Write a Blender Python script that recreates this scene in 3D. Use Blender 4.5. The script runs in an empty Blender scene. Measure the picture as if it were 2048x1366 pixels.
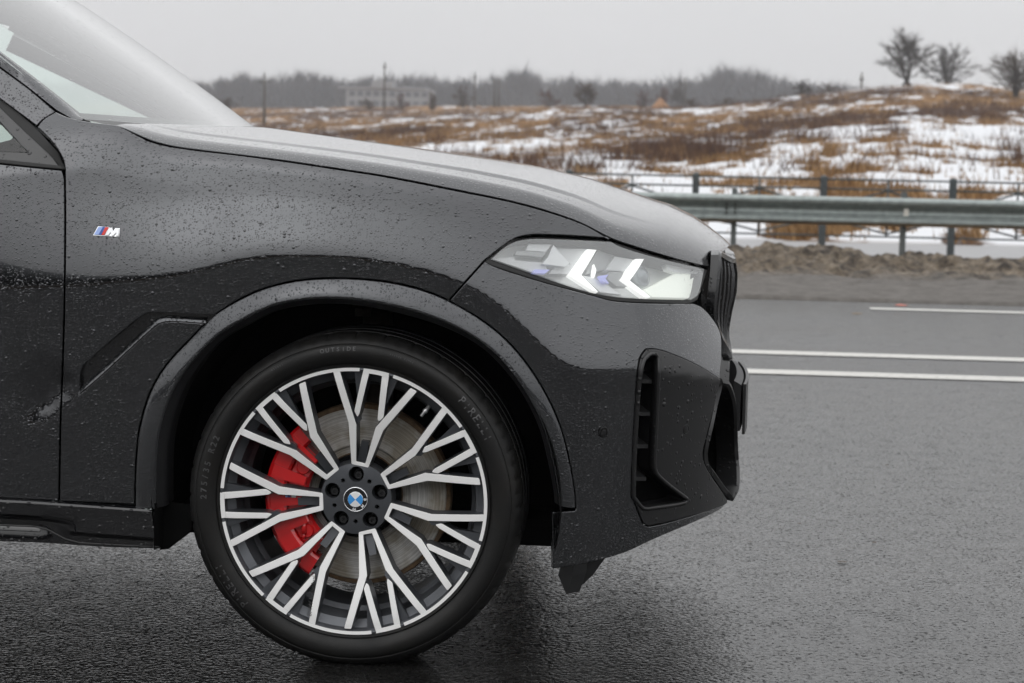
import bpy, bmesh, math, random
import numpy as np
from mathutils import Vector, Matrix, Euler
from mathutils.geometry import delaunay_2d_cdt

rad = math.radians
SC = bpy.context.scene
COL = SC.collection
random.seed(7)
RNG = np.random.default_rng(11)

# ------------------------------------------------------------------ camera
PW, PH, FOC = 2048., 1366., 4000.
YAW, PITCH, ROLL = rad(5.0), rad(5.55), rad(1.2)
FW = np.array([-math.sin(YAW)*math.cos(PITCH), math.cos(YAW)*math.cos(PITCH), -math.sin(PITCH)])
_r0 = np.array([math.cos(YAW), math.sin(YAW), 0.])
_u0 = np.cross(_r0, FW)
RIGHT = math.cos(ROLL)*_r0 + math.sin(ROLL)*_u0
UP = -math.sin(ROLL)*_r0 + math.cos(ROLL)*_u0
CAM = np.array([0.71738608, -5.24947867, 1.14670698])

cd = bpy.data.cameras.new('camera')
cam_ob = bpy.data.objects.new('camera', cd)
COL.objects.link(cam_ob)
cd.sensor_width = 36.0
cd.lens = FOC/PW*36.0
cd.clip_start = 0.05
cd.clip_end = 5000
cd.dof.use_dof = True
cd.dof.focus_distance = 4.36
cd.dof.aperture_fstop = 7.5
_m = Matrix(((RIGHT[0], UP[0], -FW[0], CAM[0]), (RIGHT[1], UP[1], -FW[1], CAM[1]),
             (RIGHT[2], UP[2], -FW[2], CAM[2]), (0, 0, 0, 1)))
cam_ob.matrix_world = _m
SC.camera = cam_ob

def rays(px):
    px = np.asarray(px, float).reshape(-1, 2)
    return FW*FOC + np.outer(px[:, 0]-PW/2, RIGHT) - np.outer(px[:, 1]-PH/2, UP)
def proj(p):
    v = np.asarray(p, float) - CAM
    z = v@FW
    return np.stack([PW/2+FOC*(v@RIGHT)/z, PH/2-FOC*(v@UP)/z], -1)
def on_y(px, py, y):
    d = rays([(px, py)])[0]
    return CAM + d*((y-CAM[1])/d[1])
def on_z(px, py, z):
    d = rays([(px, py)])[0]
    return CAM + d*((z-CAM[2])/d[2])

# ------------------------------------------------------------------ sky, sun, exposure
SUN_EL, SUN_ROT = rad(45), rad(205)
world = bpy.data.worlds.new('World')
SC.world = world
world.use_nodes = True
nt = world.node_tree
nt.nodes.clear()
_out = nt.nodes.new('ShaderNodeOutputWorld')
_bg = nt.nodes.new('ShaderNodeBackground')
_sky = nt.nodes.new('ShaderNodeTexSky')
_sky.sky_type = 'NISHITA'
_sky.sun_disc = False
_sky.sun_elevation = SUN_EL
_sky.sun_rotation = SUN_ROT
_sky.dust_density = 4.0
_hs = nt.nodes.new('ShaderNodeHueSaturation')
_hs.inputs['Saturation'].default_value = 0.06
_tc = nt.nodes.new('ShaderNodeTexCoord')
_sep = nt.nodes.new('ShaderNodeSeparateXYZ')
_ramp = nt.nodes.new('ShaderNodeMapRange')      # an even overcast: a little brighter towards the zenith
_ramp.inputs[1].default_value = 0.0
_ramp.inputs[2].default_value = 1.0
_ramp.inputs[3].default_value = 1.0
_ramp.inputs[4].default_value = 2.4
_mix = nt.nodes.new('ShaderNodeMix')
_mix.data_type = 'RGBA'
_mix.inputs[0].default_value = 0.85             # thick cloud evens out the clear-sky colours
_mix.inputs[7].default_value = (7.6, 7.65, 7.75, 1)
_mul = nt.nodes.new('ShaderNodeVectorMath')
_mul.operation = 'SCALE'
_no = nt.nodes.new('ShaderNodeTexNoise')        # soft cloud structure
_no.inputs['Scale'].default_value = 2.2
_no.inputs['Detail'].default_value = 3
_nr = nt.nodes.new('ShaderNodeMapRange')
_nr.inputs[1].default_value = 0.3
_nr.inputs[2].default_value = 0.7
_nr.inputs[3].default_value = 0.96
_nr.inputs[4].default_value = 1.04
_mm = nt.nodes.new('ShaderNodeMath')
_mm.operation = 'MULTIPLY'
L = nt.links.new
L(_sky.outputs[0], _hs.inputs['Color'])
L(_hs.outputs[0], _mix.inputs[6])
L(_tc.outputs['Generated'], _sep.inputs[0])
L(_tc.outputs['Generated'], _no.inputs['Vector'])
L(_sep.outputs[2], _ramp.inputs[0])
L(_no.outputs[0], _nr.inputs[0])
L(_ramp.outputs[0], _mm.inputs[0])
L(_nr.outputs[0], _mm.inputs[1])
L(_mix.outputs[2], _mul.inputs[0])
L(_mm.outputs[0], _mul.inputs['Scale'])
L(_mul.outputs[0], _bg.inputs[0])
_bg.inputs[1].default_value = 0.089
L(_bg.outputs[0], _out.inputs[0])

sd = bpy.data.lights.new('sun', 'SUN')
sd.energy = 0.5
sd.angle = rad(170)
sd.color = (1.0, 0.98, 0.95)
sun = bpy.data.objects.new('sun', sd)
COL.objects.link(sun)
_sv = Vector((math.sin(SUN_ROT)*math.cos(SUN_EL), math.cos(SUN_ROT)*math.cos(SUN_EL), math.sin(SUN_EL)))
sun.rotation_euler = (-_sv).to_track_quat('-Z', 'Y').to_euler()

SC.view_settings.view_transform = 'Standard'
SC.view_settings.look = 'None'
SC.view_settings.gamma = 1.0
SC.view_settings.exposure = 0.1
SC.view_settings.use_curve_mapping = False
SC.render.engine = 'CYCLES'
cy = SC.cycles
cy.use_denoising = True
cy.max_bounces = 7
cy.diffuse_bounces = 2
cy.glossy_bounces = 4
cy.transmission_bounces = 5
cy.transparent_max_bounces = 12
cy.volume_bounces = 1
cy.caustics_reflective = False
cy.caustics_refractive = False
cy.sample_clamp_indirect = 6.0

# ------------------------------------------------------------------ tagging helpers
def tag(o, label=None, cat=None, group=None, kind=None):
    if label: o['label'] = label
    if cat: o['category'] = cat
    if group: o['group'] = group
    if kind: o['kind'] = kind
    return o
def empty(name, loc=(0, 0, 0), parent=None):
    o = bpy.data.objects.new(name, None)
    o.empty_display_size = 0.1
    COL.objects.link(o)
    o.location = loc
    if parent: o.parent = parent
    return o
def mesh_ob(name, verts, faces, mats, parent=None, smooth=True, normals=None, midx=None, loc=None):
    me = bpy.data.meshes.new(name)
    v = np.asarray(verts, float).reshape(-1, 3)
    if loc is not None:
        v = v - np.asarray(loc)
    me.from_pydata(v.tolist(), [], [tuple(int(i) for i in f) for f in faces])
    if not isinstance(mats, (list, tuple)): mats = [mats]
    for m in mats: me.materials.append(m)
    if midx is not None:
        me.polygons.foreach_set('material_index', np.asarray(midx, np.int32))
    me.polygons.foreach_set('use_smooth', np.full(len(me.polygons), bool(smooth)))
    me.update()
    if normals is not None:
        me.normals_split_custom_set_from_vertices([tuple(n) for n in np.asarray(normals)])
    o = bpy.data.objects.new(name, me)
    COL.objects.link(o)
    if loc is not None: o.location = loc
    if parent: o.parent = parent
    return o
class MB:
    """collects geometry for one mesh"""
    def __init__(s): s.v = []; s.f = []; s.m = []
    def add(s, verts, faces, mi=0):
        b = len(s.v)
        s.v.extend([tuple(map(float, p)) for p in verts])
        for f in faces:
            s.f.append(tuple(int(i)+b for i in f)); s.m.append(mi)
    def box(s, c, size, mi=0, rot=None):
        hx, hy, hz = [a/2 for a in size]
        P = [Vector((x, y, z)) for x in (-hx, hx) for y in (-hy, hy) for z in (-hz, hz)]
        if rot is not None: P = [rot @ p for p in P]
        P = [p + Vector(c) for p in P]
        s.add(P, [(0, 1, 3, 2), (4, 6, 7, 5), (0, 4, 5, 1), (2, 3, 7, 6), (0, 2, 6, 4), (1, 5, 7, 3)], mi)
    def tube(s, pts, radii, n=8, mi=0, cap=True):
        pts = [Vector(p) for p in pts]
        if not hasattr(radii, '__len__'): radii = [radii]*len(pts)
        b = []
        prev = None
        for i, p in enumerate(pts):
            t = (pts[min(i+1, len(pts)-1)] - pts[max(i-1, 0)]).normalized()
            if prev is None:
                a = t.orthogonal().normalized()
            else:
                a = (prev - t*prev.dot(t)).normalized()
            prev = a
            c = t.cross(a)
            for k in range(n):
                an = 2*math.pi*k/n
                b.append(p + (a*math.cos(an)+c*math.sin(an))*radii[i])
        F = []
        for i in range(len(pts)-1):
            for k in range(n):
                F.append((i*n+k, i*n+(k+1) % n, (i+1)*n+(k+1) % n, (i+1)*n+k))
        if cap:
            F.append(tuple(range(n-1, -1, -1))); F.append(tuple((len(pts)-1)*n+k for k in range(n)))
        s.add(b, F, mi)
    def sweep(s, pts, section, closed=False, up=(0, 0, 1), mi=0):
        """section: list of (a,b) in the frame (side, up)"""
        pts = [Vector(p) for p in pts]
        n = len(section); N = len(pts); b = []
        for i, p in enumerate(pts):
            if closed: t = (pts[(i+1) % N]-pts[i-1]).normalized()
            else: t = (pts[min(i+1, N-1)]-pts[max(i-1, 0)]).normalized()
            u = up(i) if callable(up) else Vector(up)
            sd_ = t.cross(u).normalized(); u2 = sd_.cross(t).normalized()
            for (a, c) in section: b.append(p + sd_*a + u2*c)
        F = []
        for i in range(N if closed else N-1):
            j = (i+1) % N
            for k in range(n):
                F.append((i*n+k, j*n+k, j*n+(k+1) % n, i*n+(k+1) % n))
        if not closed:
            F.append(tuple(range(n))); F.append(tuple((N-1)*n+k for k in range(n-1, -1, -1)))
        s.add(b, F, mi)
    def build(s, name, mats, parent=None, smooth=True, loc=None, sharp=None):
        o = mesh_ob(name, s.v, s.f, mats, parent, smooth, None, s.m, loc)
        if sharp is not None: o.data.set_sharp_from_angle(angle=rad(sharp))
        return o

def sstep(a, b, x):
    t = np.clip((np.asarray(x, float)-a)/(b-a), 0, 1)
    return t*t*(3-2*t)

# numpy value noise
def _hash(ix, iy, seed):
    h = (ix.astype(np.int64)*374761393 + iy.astype(np.int64)*668265263 + seed*1442695041) & 0xffffffff
    h = ((h ^ (h >> 13))*1274126177) & 0xffffffff
    return ((h ^ (h >> 16)) & 0xffff)/65535.
def vnoise(x, y, seed=0):
    x = np.asarray(x, float); y = np.asarray(y, float)
    ix = np.floor(x); iy = np.floor(y); fx = x-ix; fy = y-iy
    fx = fx*fx*(3-2*fx); fy = fy*fy*(3-2*fy)
    a = _hash(ix, iy, seed); b = _hash(ix+1, iy, seed); c = _hash(ix, iy+1, seed); d = _hash(ix+1, iy+1, seed)
    return (a*(1-fx)+b*fx)*(1-fy)+(c*(1-fx)+d*fx)*fy
def fbm(x, y, oct=4, seed=0):
    s = 0; a = .5; t = 0
    for k in range(oct):
        s = s + a*vnoise(x*2**k, y*2**k, seed+k*17); t += a; a *= .5
    return s/t

# ------------------------------------------------------------------ materials
MATS = {}
def new_mat(name):
    m = bpy.data.materials.new(name)
    m.use_nodes = True
    MATS[name] = m
    n = m.node_tree
    return m, n, n.nodes['Principled BSDF'], n.nodes['Material Output']
def N_(n, typ, **kw):
    o = n.nodes.new(typ)
    for k, v in kw.items():
        if k.startswith('i_'):
            key = k[2:]
            key = int(key) if key.isdigit() else key.replace('_', ' ')
            o.inputs[key].default_value = v
        else: setattr(o, k, v)
    return o
def simple(name, col, rough=.5, metal=0., bump=None, coat=0., var=0., spec=None, emit=None):
    m, n, b, o = new_mat(name)
    b.inputs['Base Color'].default_value = (*col, 1)
    b.inputs['Roughness'].default_value = rough
    b.inputs['Metallic'].default_value = metal
    b.inputs['Coat Weight'].default_value = coat
    b.inputs['Coat Roughness'].default_value = .05
    if spec is not None: b.inputs['Specular IOR Level'].default_value = spec
    if emit:
        b.inputs['Emission Color'].default_value = (*emit[0], 1)
        b.inputs['Emission Strength'].default_value = emit[1]
    if bump or var:
        tc = N_(n, 'ShaderNodeTexCoord')
        no = N_(n, 'ShaderNodeTexNoise', i_Scale=(bump or (40, 0))[0], i_Detail=4.0)
        n.links.new(tc.outputs['Object'], no.inputs['Vector'])
        if bump:
            bp = N_(n, 'ShaderNodeBump', i_Strength=bump[2] if len(bump) > 2 else .5, i_Distance=bump[1])
            n.links.new(no.outputs[0], bp.inputs['Height'])
            n.links.new(bp.outputs[0], b.inputs['Normal'])
        if var:
            mr = N_(n, 'ShaderNodeMapRange', i_1=.25, i_2=.75, i_3=1-var, i_4=1+var)
            n.links.new(no.outputs[0], mr.inputs[0])
            vm = N_(n, 'ShaderNodeVectorMath', operation='SCALE')
            vm.inputs[0].default_value = col
            n.links.new(mr.outputs[0], vm.inputs['Scale'])
            n.links.new(vm.outputs[0], b.inputs['Base Color'])
    return m
def droplets(n, layers, dist=.0009, strength=1.0):
    """raindrop relief: rounded bumps of uneven size; returns the Bump node and the drop mask"""
    tc = N_(n, 'ShaderNodeTexCoord')
    tot = None
    for sc, r0, thr in layers:
        vo = N_(n, 'ShaderNodeTexVoronoi', i_Scale=sc, i_Randomness=1.0)
        n.links.new(tc.outputs['Object'], vo.inputs['Vector'])
        sp = N_(n, 'ShaderNodeSeparateColor')
        n.links.new(vo.outputs['Color'], sp.inputs[0])
        rr = N_(n, 'ShaderNodeMapRange', i_1=thr, i_2=1.0, i_3=0.0, i_4=r0)     # radius by cell
        n.links.new(sp.outputs[0], rr.inputs[0])
        dv = N_(n, 'ShaderNodeMath', operation='DIVIDE', use_clamp=True)
        n.links.new(vo.outputs['Distance'], dv.inputs[0])
        ad = N_(n, 'ShaderNodeMath', operation='ADD', i_1=.0001)
        n.links.new(rr.outputs[0], ad.inputs[0])
        n.links.new(ad.outputs[0], dv.inputs[1])
        sq = N_(n, 'ShaderNodeMath', operation='MULTIPLY')
        n.links.new(dv.outputs[0], sq.inputs[0]); n.links.new(dv.outputs[0], sq.inputs[1])
        iv = N_(n, 'ShaderNodeMath', operation='SUBTRACT', i_0=1.0)
        n.links.new(sq.outputs[0], iv.inputs[1])
        ml = N_(n, 'ShaderNodeMath', operation='MULTIPLY')       # bigger drops stand taller
        n.links.new(iv.outputs[0], ml.inputs[0])
        h = N_(n, 'ShaderNodeMath', operation='MULTIPLY', i_1=100./sc/r0)
        n.links.new(rr.outputs[0], h.inputs[0]); n.links.new(h.outputs[0], ml.inputs[1])
        if tot is None: tot = ml
        else:
            mx = N_(n, 'ShaderNodeMath', operation='MAXIMUM')
            n.links.new(tot.outputs[0], mx.inputs[0]); n.links.new(ml.outputs[0], mx.inputs[1])
            tot = mx
    # fewer and flatter drops where the panel leans under, out of the rain
    ge = N_(n, 'ShaderNodeNewGeometry'); sz = N_(n, 'ShaderNodeSeparateXYZ'); n.links.new(ge.outputs['Normal'], sz.inputs[0])
    ex = N_(n, 'ShaderNodeMapRange', i_1=-.12, i_2=.14, i_3=.55, i_4=1.0); n.links.new(sz.outputs[2], ex.inputs[0])
    hh = N_(n, 'ShaderNodeMath', operation='MULTIPLY'); n.links.new(tot.outputs[0], hh.inputs[0]); n.links.new(ex.outputs[0], hh.inputs[1])
    bp = N_(n, 'ShaderNodeBump', i_Strength=strength, i_Distance=dist)
    n.links.new(hh.outputs[0], bp.inputs['Height'])
    return bp, tot
DROPS = [(250, .47, .0), (165, .44, .34), (90, .36, .74)]
def paint(name, col, metal, rough, coat, layers=DROPS, dist=.0026, coat_r=.04):
    m, n, b, o = new_mat(name)
    b.inputs['Base Color'].default_value = (*col, 1)
    b.inputs['Metallic'].default_value = metal
    b.inputs['Roughness'].default_value = rough
    b.inputs['Coat Weight'].default_value = coat
    b.inputs['Coat Roughness'].default_value = coat_r
    bp, tot = droplets(n, layers, dist)
    n.links.new(bp.outputs[0], b.inputs['Coat Normal'])
    n.links.new(bp.outputs[0], b.inputs['Normal'])
    return m

M_PAINT = paint('car_paint', (.054, .0558, .0598), .95, .16, 1.0)
M_ARCH = paint('arch_paint', (.058, .060, .064), .92, .22, .8)
M_MATTE = paint('matte_trim', (.011, .011, .0115), .0, .40, .0, [(95, .42, .35), (55, .34, .6)], .0028)
M_GLOSSBLK = paint('gloss_black', (.006, .006, .007), .0, .08, .4, [(110, .42, .4), (60, .34, .65)], .0022)
M_BLACK = simple('black_plastic', (.010, .010, .011), .55, bump=(300, .0004))
M_VOID = simple('well_black', (.004, .004, .004), .9, spec=.1)
M_SEAL = simple('rubber_seal', (.006, .006, .006), .6)
M_LIP = simple('trim_lip', (.02, .02, .021), .4)
# ================================================================== THE PLACE
# ---- wet asphalt
M_ROAD, n_, b_, o_ = new_mat('wet_asphalt')
tc = N_(n_, 'ShaderNodeTexCoord')
nA_ = N_(n_, 'ShaderNodeTexNoise', i_Scale=105.0, i_Detail=.6, i_Roughness=.5)       # stones
vA = N_(n_, 'ShaderNodeTexVoronoi', i_Scale=95.0)
nB_ = N_(n_, 'ShaderNodeTexNoise', i_Scale=.55, i_Detail=5.0, i_Roughness=.6)        # wet and less wet areas
nC_ = N_(n_, 'ShaderNodeTexNoise', i_Scale=9.0, i_Detail=9.0, i_Roughness=.78)
mpg = N_(n_, 'ShaderNodeMapping'); mpg.inputs['Scale'].default_value = (.25, 1.0, 1.0)
n_.links.new(tc.outputs['Object'], mpg.inputs[0])
for x in (nA_, vA, nC_): n_.links.new(tc.outputs['Object'], x.inputs['Vector'])
n_.links.new(mpg.outputs[0], nB_.inputs['Vector'])
cr = N_(n_, 'ShaderNodeValToRGB')
cr.color_ramp.elements[0].position = .3; cr.color_ramp.elements[0].color = (.002, .002, .002, 1)
cr.color_ramp.elements[1].position = .75; cr.color_ramp.elements[1].color = (.016, .0158, .0152, 1)
n_.links.new(nA_.outputs[0], cr.inputs[0]); n_.links.new(cr.outputs[0], b_.inputs['Base Color'])
ad = N_(n_, 'ShaderNodeMath', operation='ADD'); ml = N_(n_, 'ShaderNodeMath', operation='MULTIPLY', i_1=.6)
n_.links.new(nB_.outputs[0], ad.inputs[0]); n_.links.new(nC_.outputs[0], ml.inputs[0]); n_.links.new(ml.outputs[0], ad.inputs[1])
mr = N_(n_, 'ShaderNodeMapRange', i_1=.58, i_2=1.02, i_3=.05, i_4=.26)
n_.links.new(ad.outputs[0], mr.inputs[0])
nD_ = N_(n_, 'ShaderNodeTexNoise', i_Scale=72.0, i_Detail=5.0, i_Roughness=.75); n_.links.new(tc.outputs['Object'], nD_.inputs['Vector'])
wv = N_(n_, 'ShaderNodeMath', operation='MULTIPLY_ADD', i_1=.35, i_2=-.17); n_.links.new(nC_.outputs[0], wv.inputs[0])
sA = N_(n_, 'ShaderNodeMath', operation='ADD'); n_.links.new(nD_.outputs[0], sA.inputs[0]); n_.links.new(wv.outputs[0], sA.inputs[1])
tp = N_(n_, 'ShaderNodeMapRange', i_1=.55, i_2=.64, i_3=.0, i_4=.50); n_.links.new(sA.outputs[0], tp.inputs[0])
rs = N_(n_, 'ShaderNodeMath', operation='ADD', use_clamp=True); n_.links.new(mr.outputs[0], rs.inputs[0]); n_.links.new(tp.outputs[0], rs.inputs[1])
n_.links.new(rs.outputs[0], b_.inputs['Roughness'])
si = N_(n_, 'ShaderNodeMapRange', i_1=.55, i_2=.64, i_3=.58, i_4=.20); n_.links.new(sA.outputs[0], si.inputs[0]); n_.links.new(si.outputs[0], b_.inputs['Specular IOR Level'])
sm3 = N_(n_, 'ShaderNodeMath', operation='SUBTRACT'); n_.links.new(nA_.outputs[0], sm3.inputs[0])
mv = N_(n_, 'ShaderNodeMath', operation='MULTIPLY', i_1=.95); n_.links.new(vA.outputs['Distance'], mv.inputs[0]); n_.links.new(mv.outputs[0], sm3.inputs[1])
bp = N_(n_, 'ShaderNodeBump', i_Strength=.6, i_Distance=.0020)
n_.links.new(sm3.outputs[0], bp.inputs['Height']); n_.links.new(bp.outputs[0], b_.inputs['Normal'])

def sheet(name, x0, x1, y0, y1, z, mat, kind='structure'):
    m = MB(); m.add([(x0, y0, z), (x1, y0, z), (x1, y1, z), (x0, y1, z)], [(0, 1, 2, 3)])
    return tag(m.build(name, [mat]), kind=kind)
Y_EDGE = 10.55
rm_ = MB()
yy = [-8.6, Y_EDGE-.1, Y_EDGE, Y_EDGE+.02]; zz = [0, 0, -.004, -.06]
rm_.add([(x, y, z) for x in (-400, 400) for y, z in zip(yy, zz)], [(i, 4+i, 5+i, 1+i) for i in range(3)])
tag(rm_.build('road', [M_ROAD], smooth=False), kind='structure')
M_LINE, n_, b_, o_ = new_mat('road_paint')
tc = N_(n_, 'ShaderNodeTexCoord'); no = N_(n_, 'ShaderNodeTexNoise', i_Scale=26.0, i_Detail=6.0, i_Roughness=.7); n_.links.new(tc.outputs['Object'], no.inputs['Vector'])
cr = N_(n_, 'ShaderNodeValToRGB'); cr.color_ramp.elements[0].position = .36; cr.color_ramp.elements[0].color = (.14, .135, .13, 1)
cr.color_ramp.elements[1].position = .42; cr.color_ramp.elements[1].color = (.50, .49, .46, 1)
n_.links.new(no.outputs[0], cr.inputs[0]); n_.links.new(cr.outputs[0], b_.inputs['Base Color']); b_.inputs['Roughness'].default_value = .45
nb = N_(n_, 'ShaderNodeTexNoise', i_Scale=150.0, i_Detail=2.0); n_.links.new(tc.outputs['Object'], nb.inputs['Vector'])
bp = N_(n_, 'ShaderNodeBump', i_Strength=.5, i_Distance=.002); n_.links.new(nb.outputs[0], bp.inputs['Height']); n_.links.new(bp.outputs[0], b_.inputs['Normal'])
sheet('road_marking', -200, 200, 5.15, 5.36, .004, M_LINE)
sheet('road_marking', -200, 200, 6.18, 6.39, .004, M_LINE)
xd = on_z(1738, 616, 0)[0]
for k in range(-8, 14):
    if k in (0,): pass
    sheet('road_marking', xd+k*12., xd+k*12.+8., 9.74, 9.92, .004, M_LINE)

# ---- terrain beyond the road
ZL = [15, 18.5, 22, 28, 33, 39, 60, 120, 250, 400, 470, 900, 1500, 3000]
HL_ = [0, 0, -.10, -.30, -.5, -.5, -.25, .9, 3.4, 8.0, 8.6, 12, 14, 16]
HR_ = [0, 0, -.10, -.30, -.5, -.5, .75, 3.2, 9.7, 11.6, 11.8, 14, 15, 16]
HM_ = [0, 0, -.10, -.30, -.5, -.5, .35, 1.9, 6.0, 9.6, 10., 12, 14, 16]
def ter(x, y):
    x = np.asarray(x, float); y = np.asarray(y, float)
    D = y+5.25; a = (x-.72)/np.maximum(D, 3)
    l, r, m = np.interp(D, ZL, HL_), np.interp(D, ZL, HR_), np.interp(D, ZL, HM_)
    t1 = sstep(-.24, -.02, a); t2 = sstep(-.02, .12, a)
    h = (l*(1-t1)+m*t1)*(1-t2)+r*t2
    amp = np.interp(D, [38, 50, 120, 400], [0, .12, .5, 1.0])
    return h+(fbm(x*.09, y*.09, 4, 3)-.5)*amp+(fbm(x*.5, y*.5, 3, 9)-.5)*np.interp(D, [37, 44, 200], [0, .28, .28])
def snow_mask(x, y):
    D = y+5.25
    n = .32*fbm(x*.16, y*.042, 4, 31)+.36*fbm(x*.66, y*.18, 3, 77)+.32*fbm(x*1.6, y*.5, 3, 41)
    thr = np.interp(D, [36, 41, 52, 75, 105, 130, 190, 240, 290], [.452, .462, .478, .484, .500, .565, .555, .55, .62])-.055*sstep(.04, .15, (x-.72)/D)*sstep(48, 70, D)*(1-sstep(115, 135, D))
    return sstep(thr-.012, thr+.014, n)
def rust_mask(x, y): return .6*fbm(x*.14+7, y*.040, 3, 51)+.4*fbm(x*.6, y*.14, 2, 15)
Ds = np.concatenate([np.linspace(15.82, 38, 30), 38*np.exp(np.linspace(0.004, math.log(420/38.), 520)), 420*np.exp(np.linspace(.02, math.log(4000/420.), 30))])
As = np.concatenate([np.linspace(-3.0, -.45, 40, endpoint=False), np.linspace(-.45, .30, 560), np.linspace(.32, 3.0, 40)])
DD, AA = np.meshgrid(Ds, As, indexing='ij')
TX = .72+AA*DD; TY = DD-5.25
TZ = ter(TX, TY)-np.where(DD < 39, .02, 0)-np.where(DD < 16.5, .05, 0)
sn = snow_mask(TX, TY)*np.interp(DD, [37, 38.6], [0, 1])
TZ = TZ+sn*.05
nr, nc = TX.shape
me = bpy.data.meshes.new('field')
idx = np.arange(nr*nc).reshape(nr, nc)
fa = np.stack([idx[:-1, :-1], idx[:-1, 1:], idx[1:, 1:], idx[1:, :-1]], -1).reshape(-1, 4)
me.vertices.add(nr*nc); me.vertices.foreach_set('co', np.stack([TX, TY, TZ], -1).ravel())
me.loops.add(fa.size); me.loops.foreach_set('vertex_index', fa.ravel().astype(np.int32))
me.polygons.add(len(fa)); me.polygons.foreach_set('loop_start', (np.arange(len(fa))*4).astype(np.int32))
me.polygons.foreach_set('use_smooth', np.ones(len(fa), bool))
me.update(); me.validate()
at = me.attributes.new('snow', 'FLOAT', 'POINT'); at.data.foreach_set('value', sn.ravel())
at = me.attributes.new('rust', 'FLOAT', 'POINT'); at.data.foreach_set('value', rust_mask(TX, TY).ravel())
M_FIELD, n_, b_, o_ = new_mat('winter_field')
a1 = N_(n_, 'ShaderNodeAttribute', attribute_name='snow'); a2_ = N_(n_, 'ShaderNodeAttribute', attribute_name='rust')
tc = N_(n_, 'ShaderNodeTexCoord'); no = N_(n_, 'ShaderNodeTexNoise', i_Scale=3.0, i_Detail=6.0, i_Roughness=.7); n_.links.new(tc.outputs['Object'], no.inputs['Vector'])
sumr = N_(n_, 'ShaderNodeMath', operation='ADD'); n_.links.new(a2_.outputs['Fac'], sumr.inputs[0])
hf = N_(n_, 'ShaderNodeMath', operation='MULTIPLY_ADD', i_1=.5, i_2=-.25); n_.links.new(no.outputs[0], hf.inputs[0]); n_.links.new(hf.outputs[0], sumr.inputs[1])
cr = N_(n_, 'ShaderNodeValToRGB')
cr.color_ramp.elements[0].position = .38; cr.color_ramp.elements[0].color = (.060, .034, .022, 1)
cr.color_ramp.elements[1].position = .66; cr.color_ramp.elements[1].color = (.25, .145, .065, 1)
e = cr.color_ramp.elements.new(.52); e.color = (.14, .082, .042, 1)
n_.links.new(sumr.outputs[0], cr.inputs[0])
mx = N_(n_, 'ShaderNodeMix', data_type='RGBA'); n_.links.new(a1.outputs['Fac'], mx.inputs[0]); n_.links.new(cr.outputs[0], mx.inputs[6]); mx.inputs[7].default_value = (.62, .63, .65, 1)
n_.links.new(mx.outputs[2], b_.inputs['Base Color']); b_.inputs['Roughness'].default_value = .9; b_.inputs['Specular IOR Level'].default_value = .1
me.materials.append(M_FIELD)
fo = bpy.data.objects.new('field', me); COL.objects.link(fo); tag(fo, kind='structure')
M_SOIL, n_, b_, o_ = new_mat('near_ground')           # dead grass with patches of old snow
tc = N_(n_, 'ShaderNodeTexCoord'); no = N_(n_, 'ShaderNodeTexNoise', i_Scale=.10, i_Detail=6.0, i_Roughness=.62); n_.links.new(tc.outputs['Object'], no.inputs['Vector'])
cr = N_(n_, 'ShaderNodeValToRGB'); cr.color_ramp.elements[0].position = .53; cr.color_ramp.elements[0].color = (.045, .032, .022, 1); cr.color_ramp.elements[1].position = .57; cr.color_ramp.elements[1].color = (.55, .56, .58, 1)
n_.links.new(no.outputs[0], cr.inputs[0]); n_.links.new(cr.outputs[0], b_.inputs['Base Color']); b_.inputs['Roughness'].default_value = .95; b_.inputs['Specular IOR Level'].default_value = .1
sheet('ground', -1500, 1500, -1500, Y_EDGE, -.07, M_SOIL)
sheet('footpath', -90, 90, 27.6, 32.3, -.485, simple('path_wet', (.22, .22, .225), .35, bump=(60, .002), var=.2))

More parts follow.
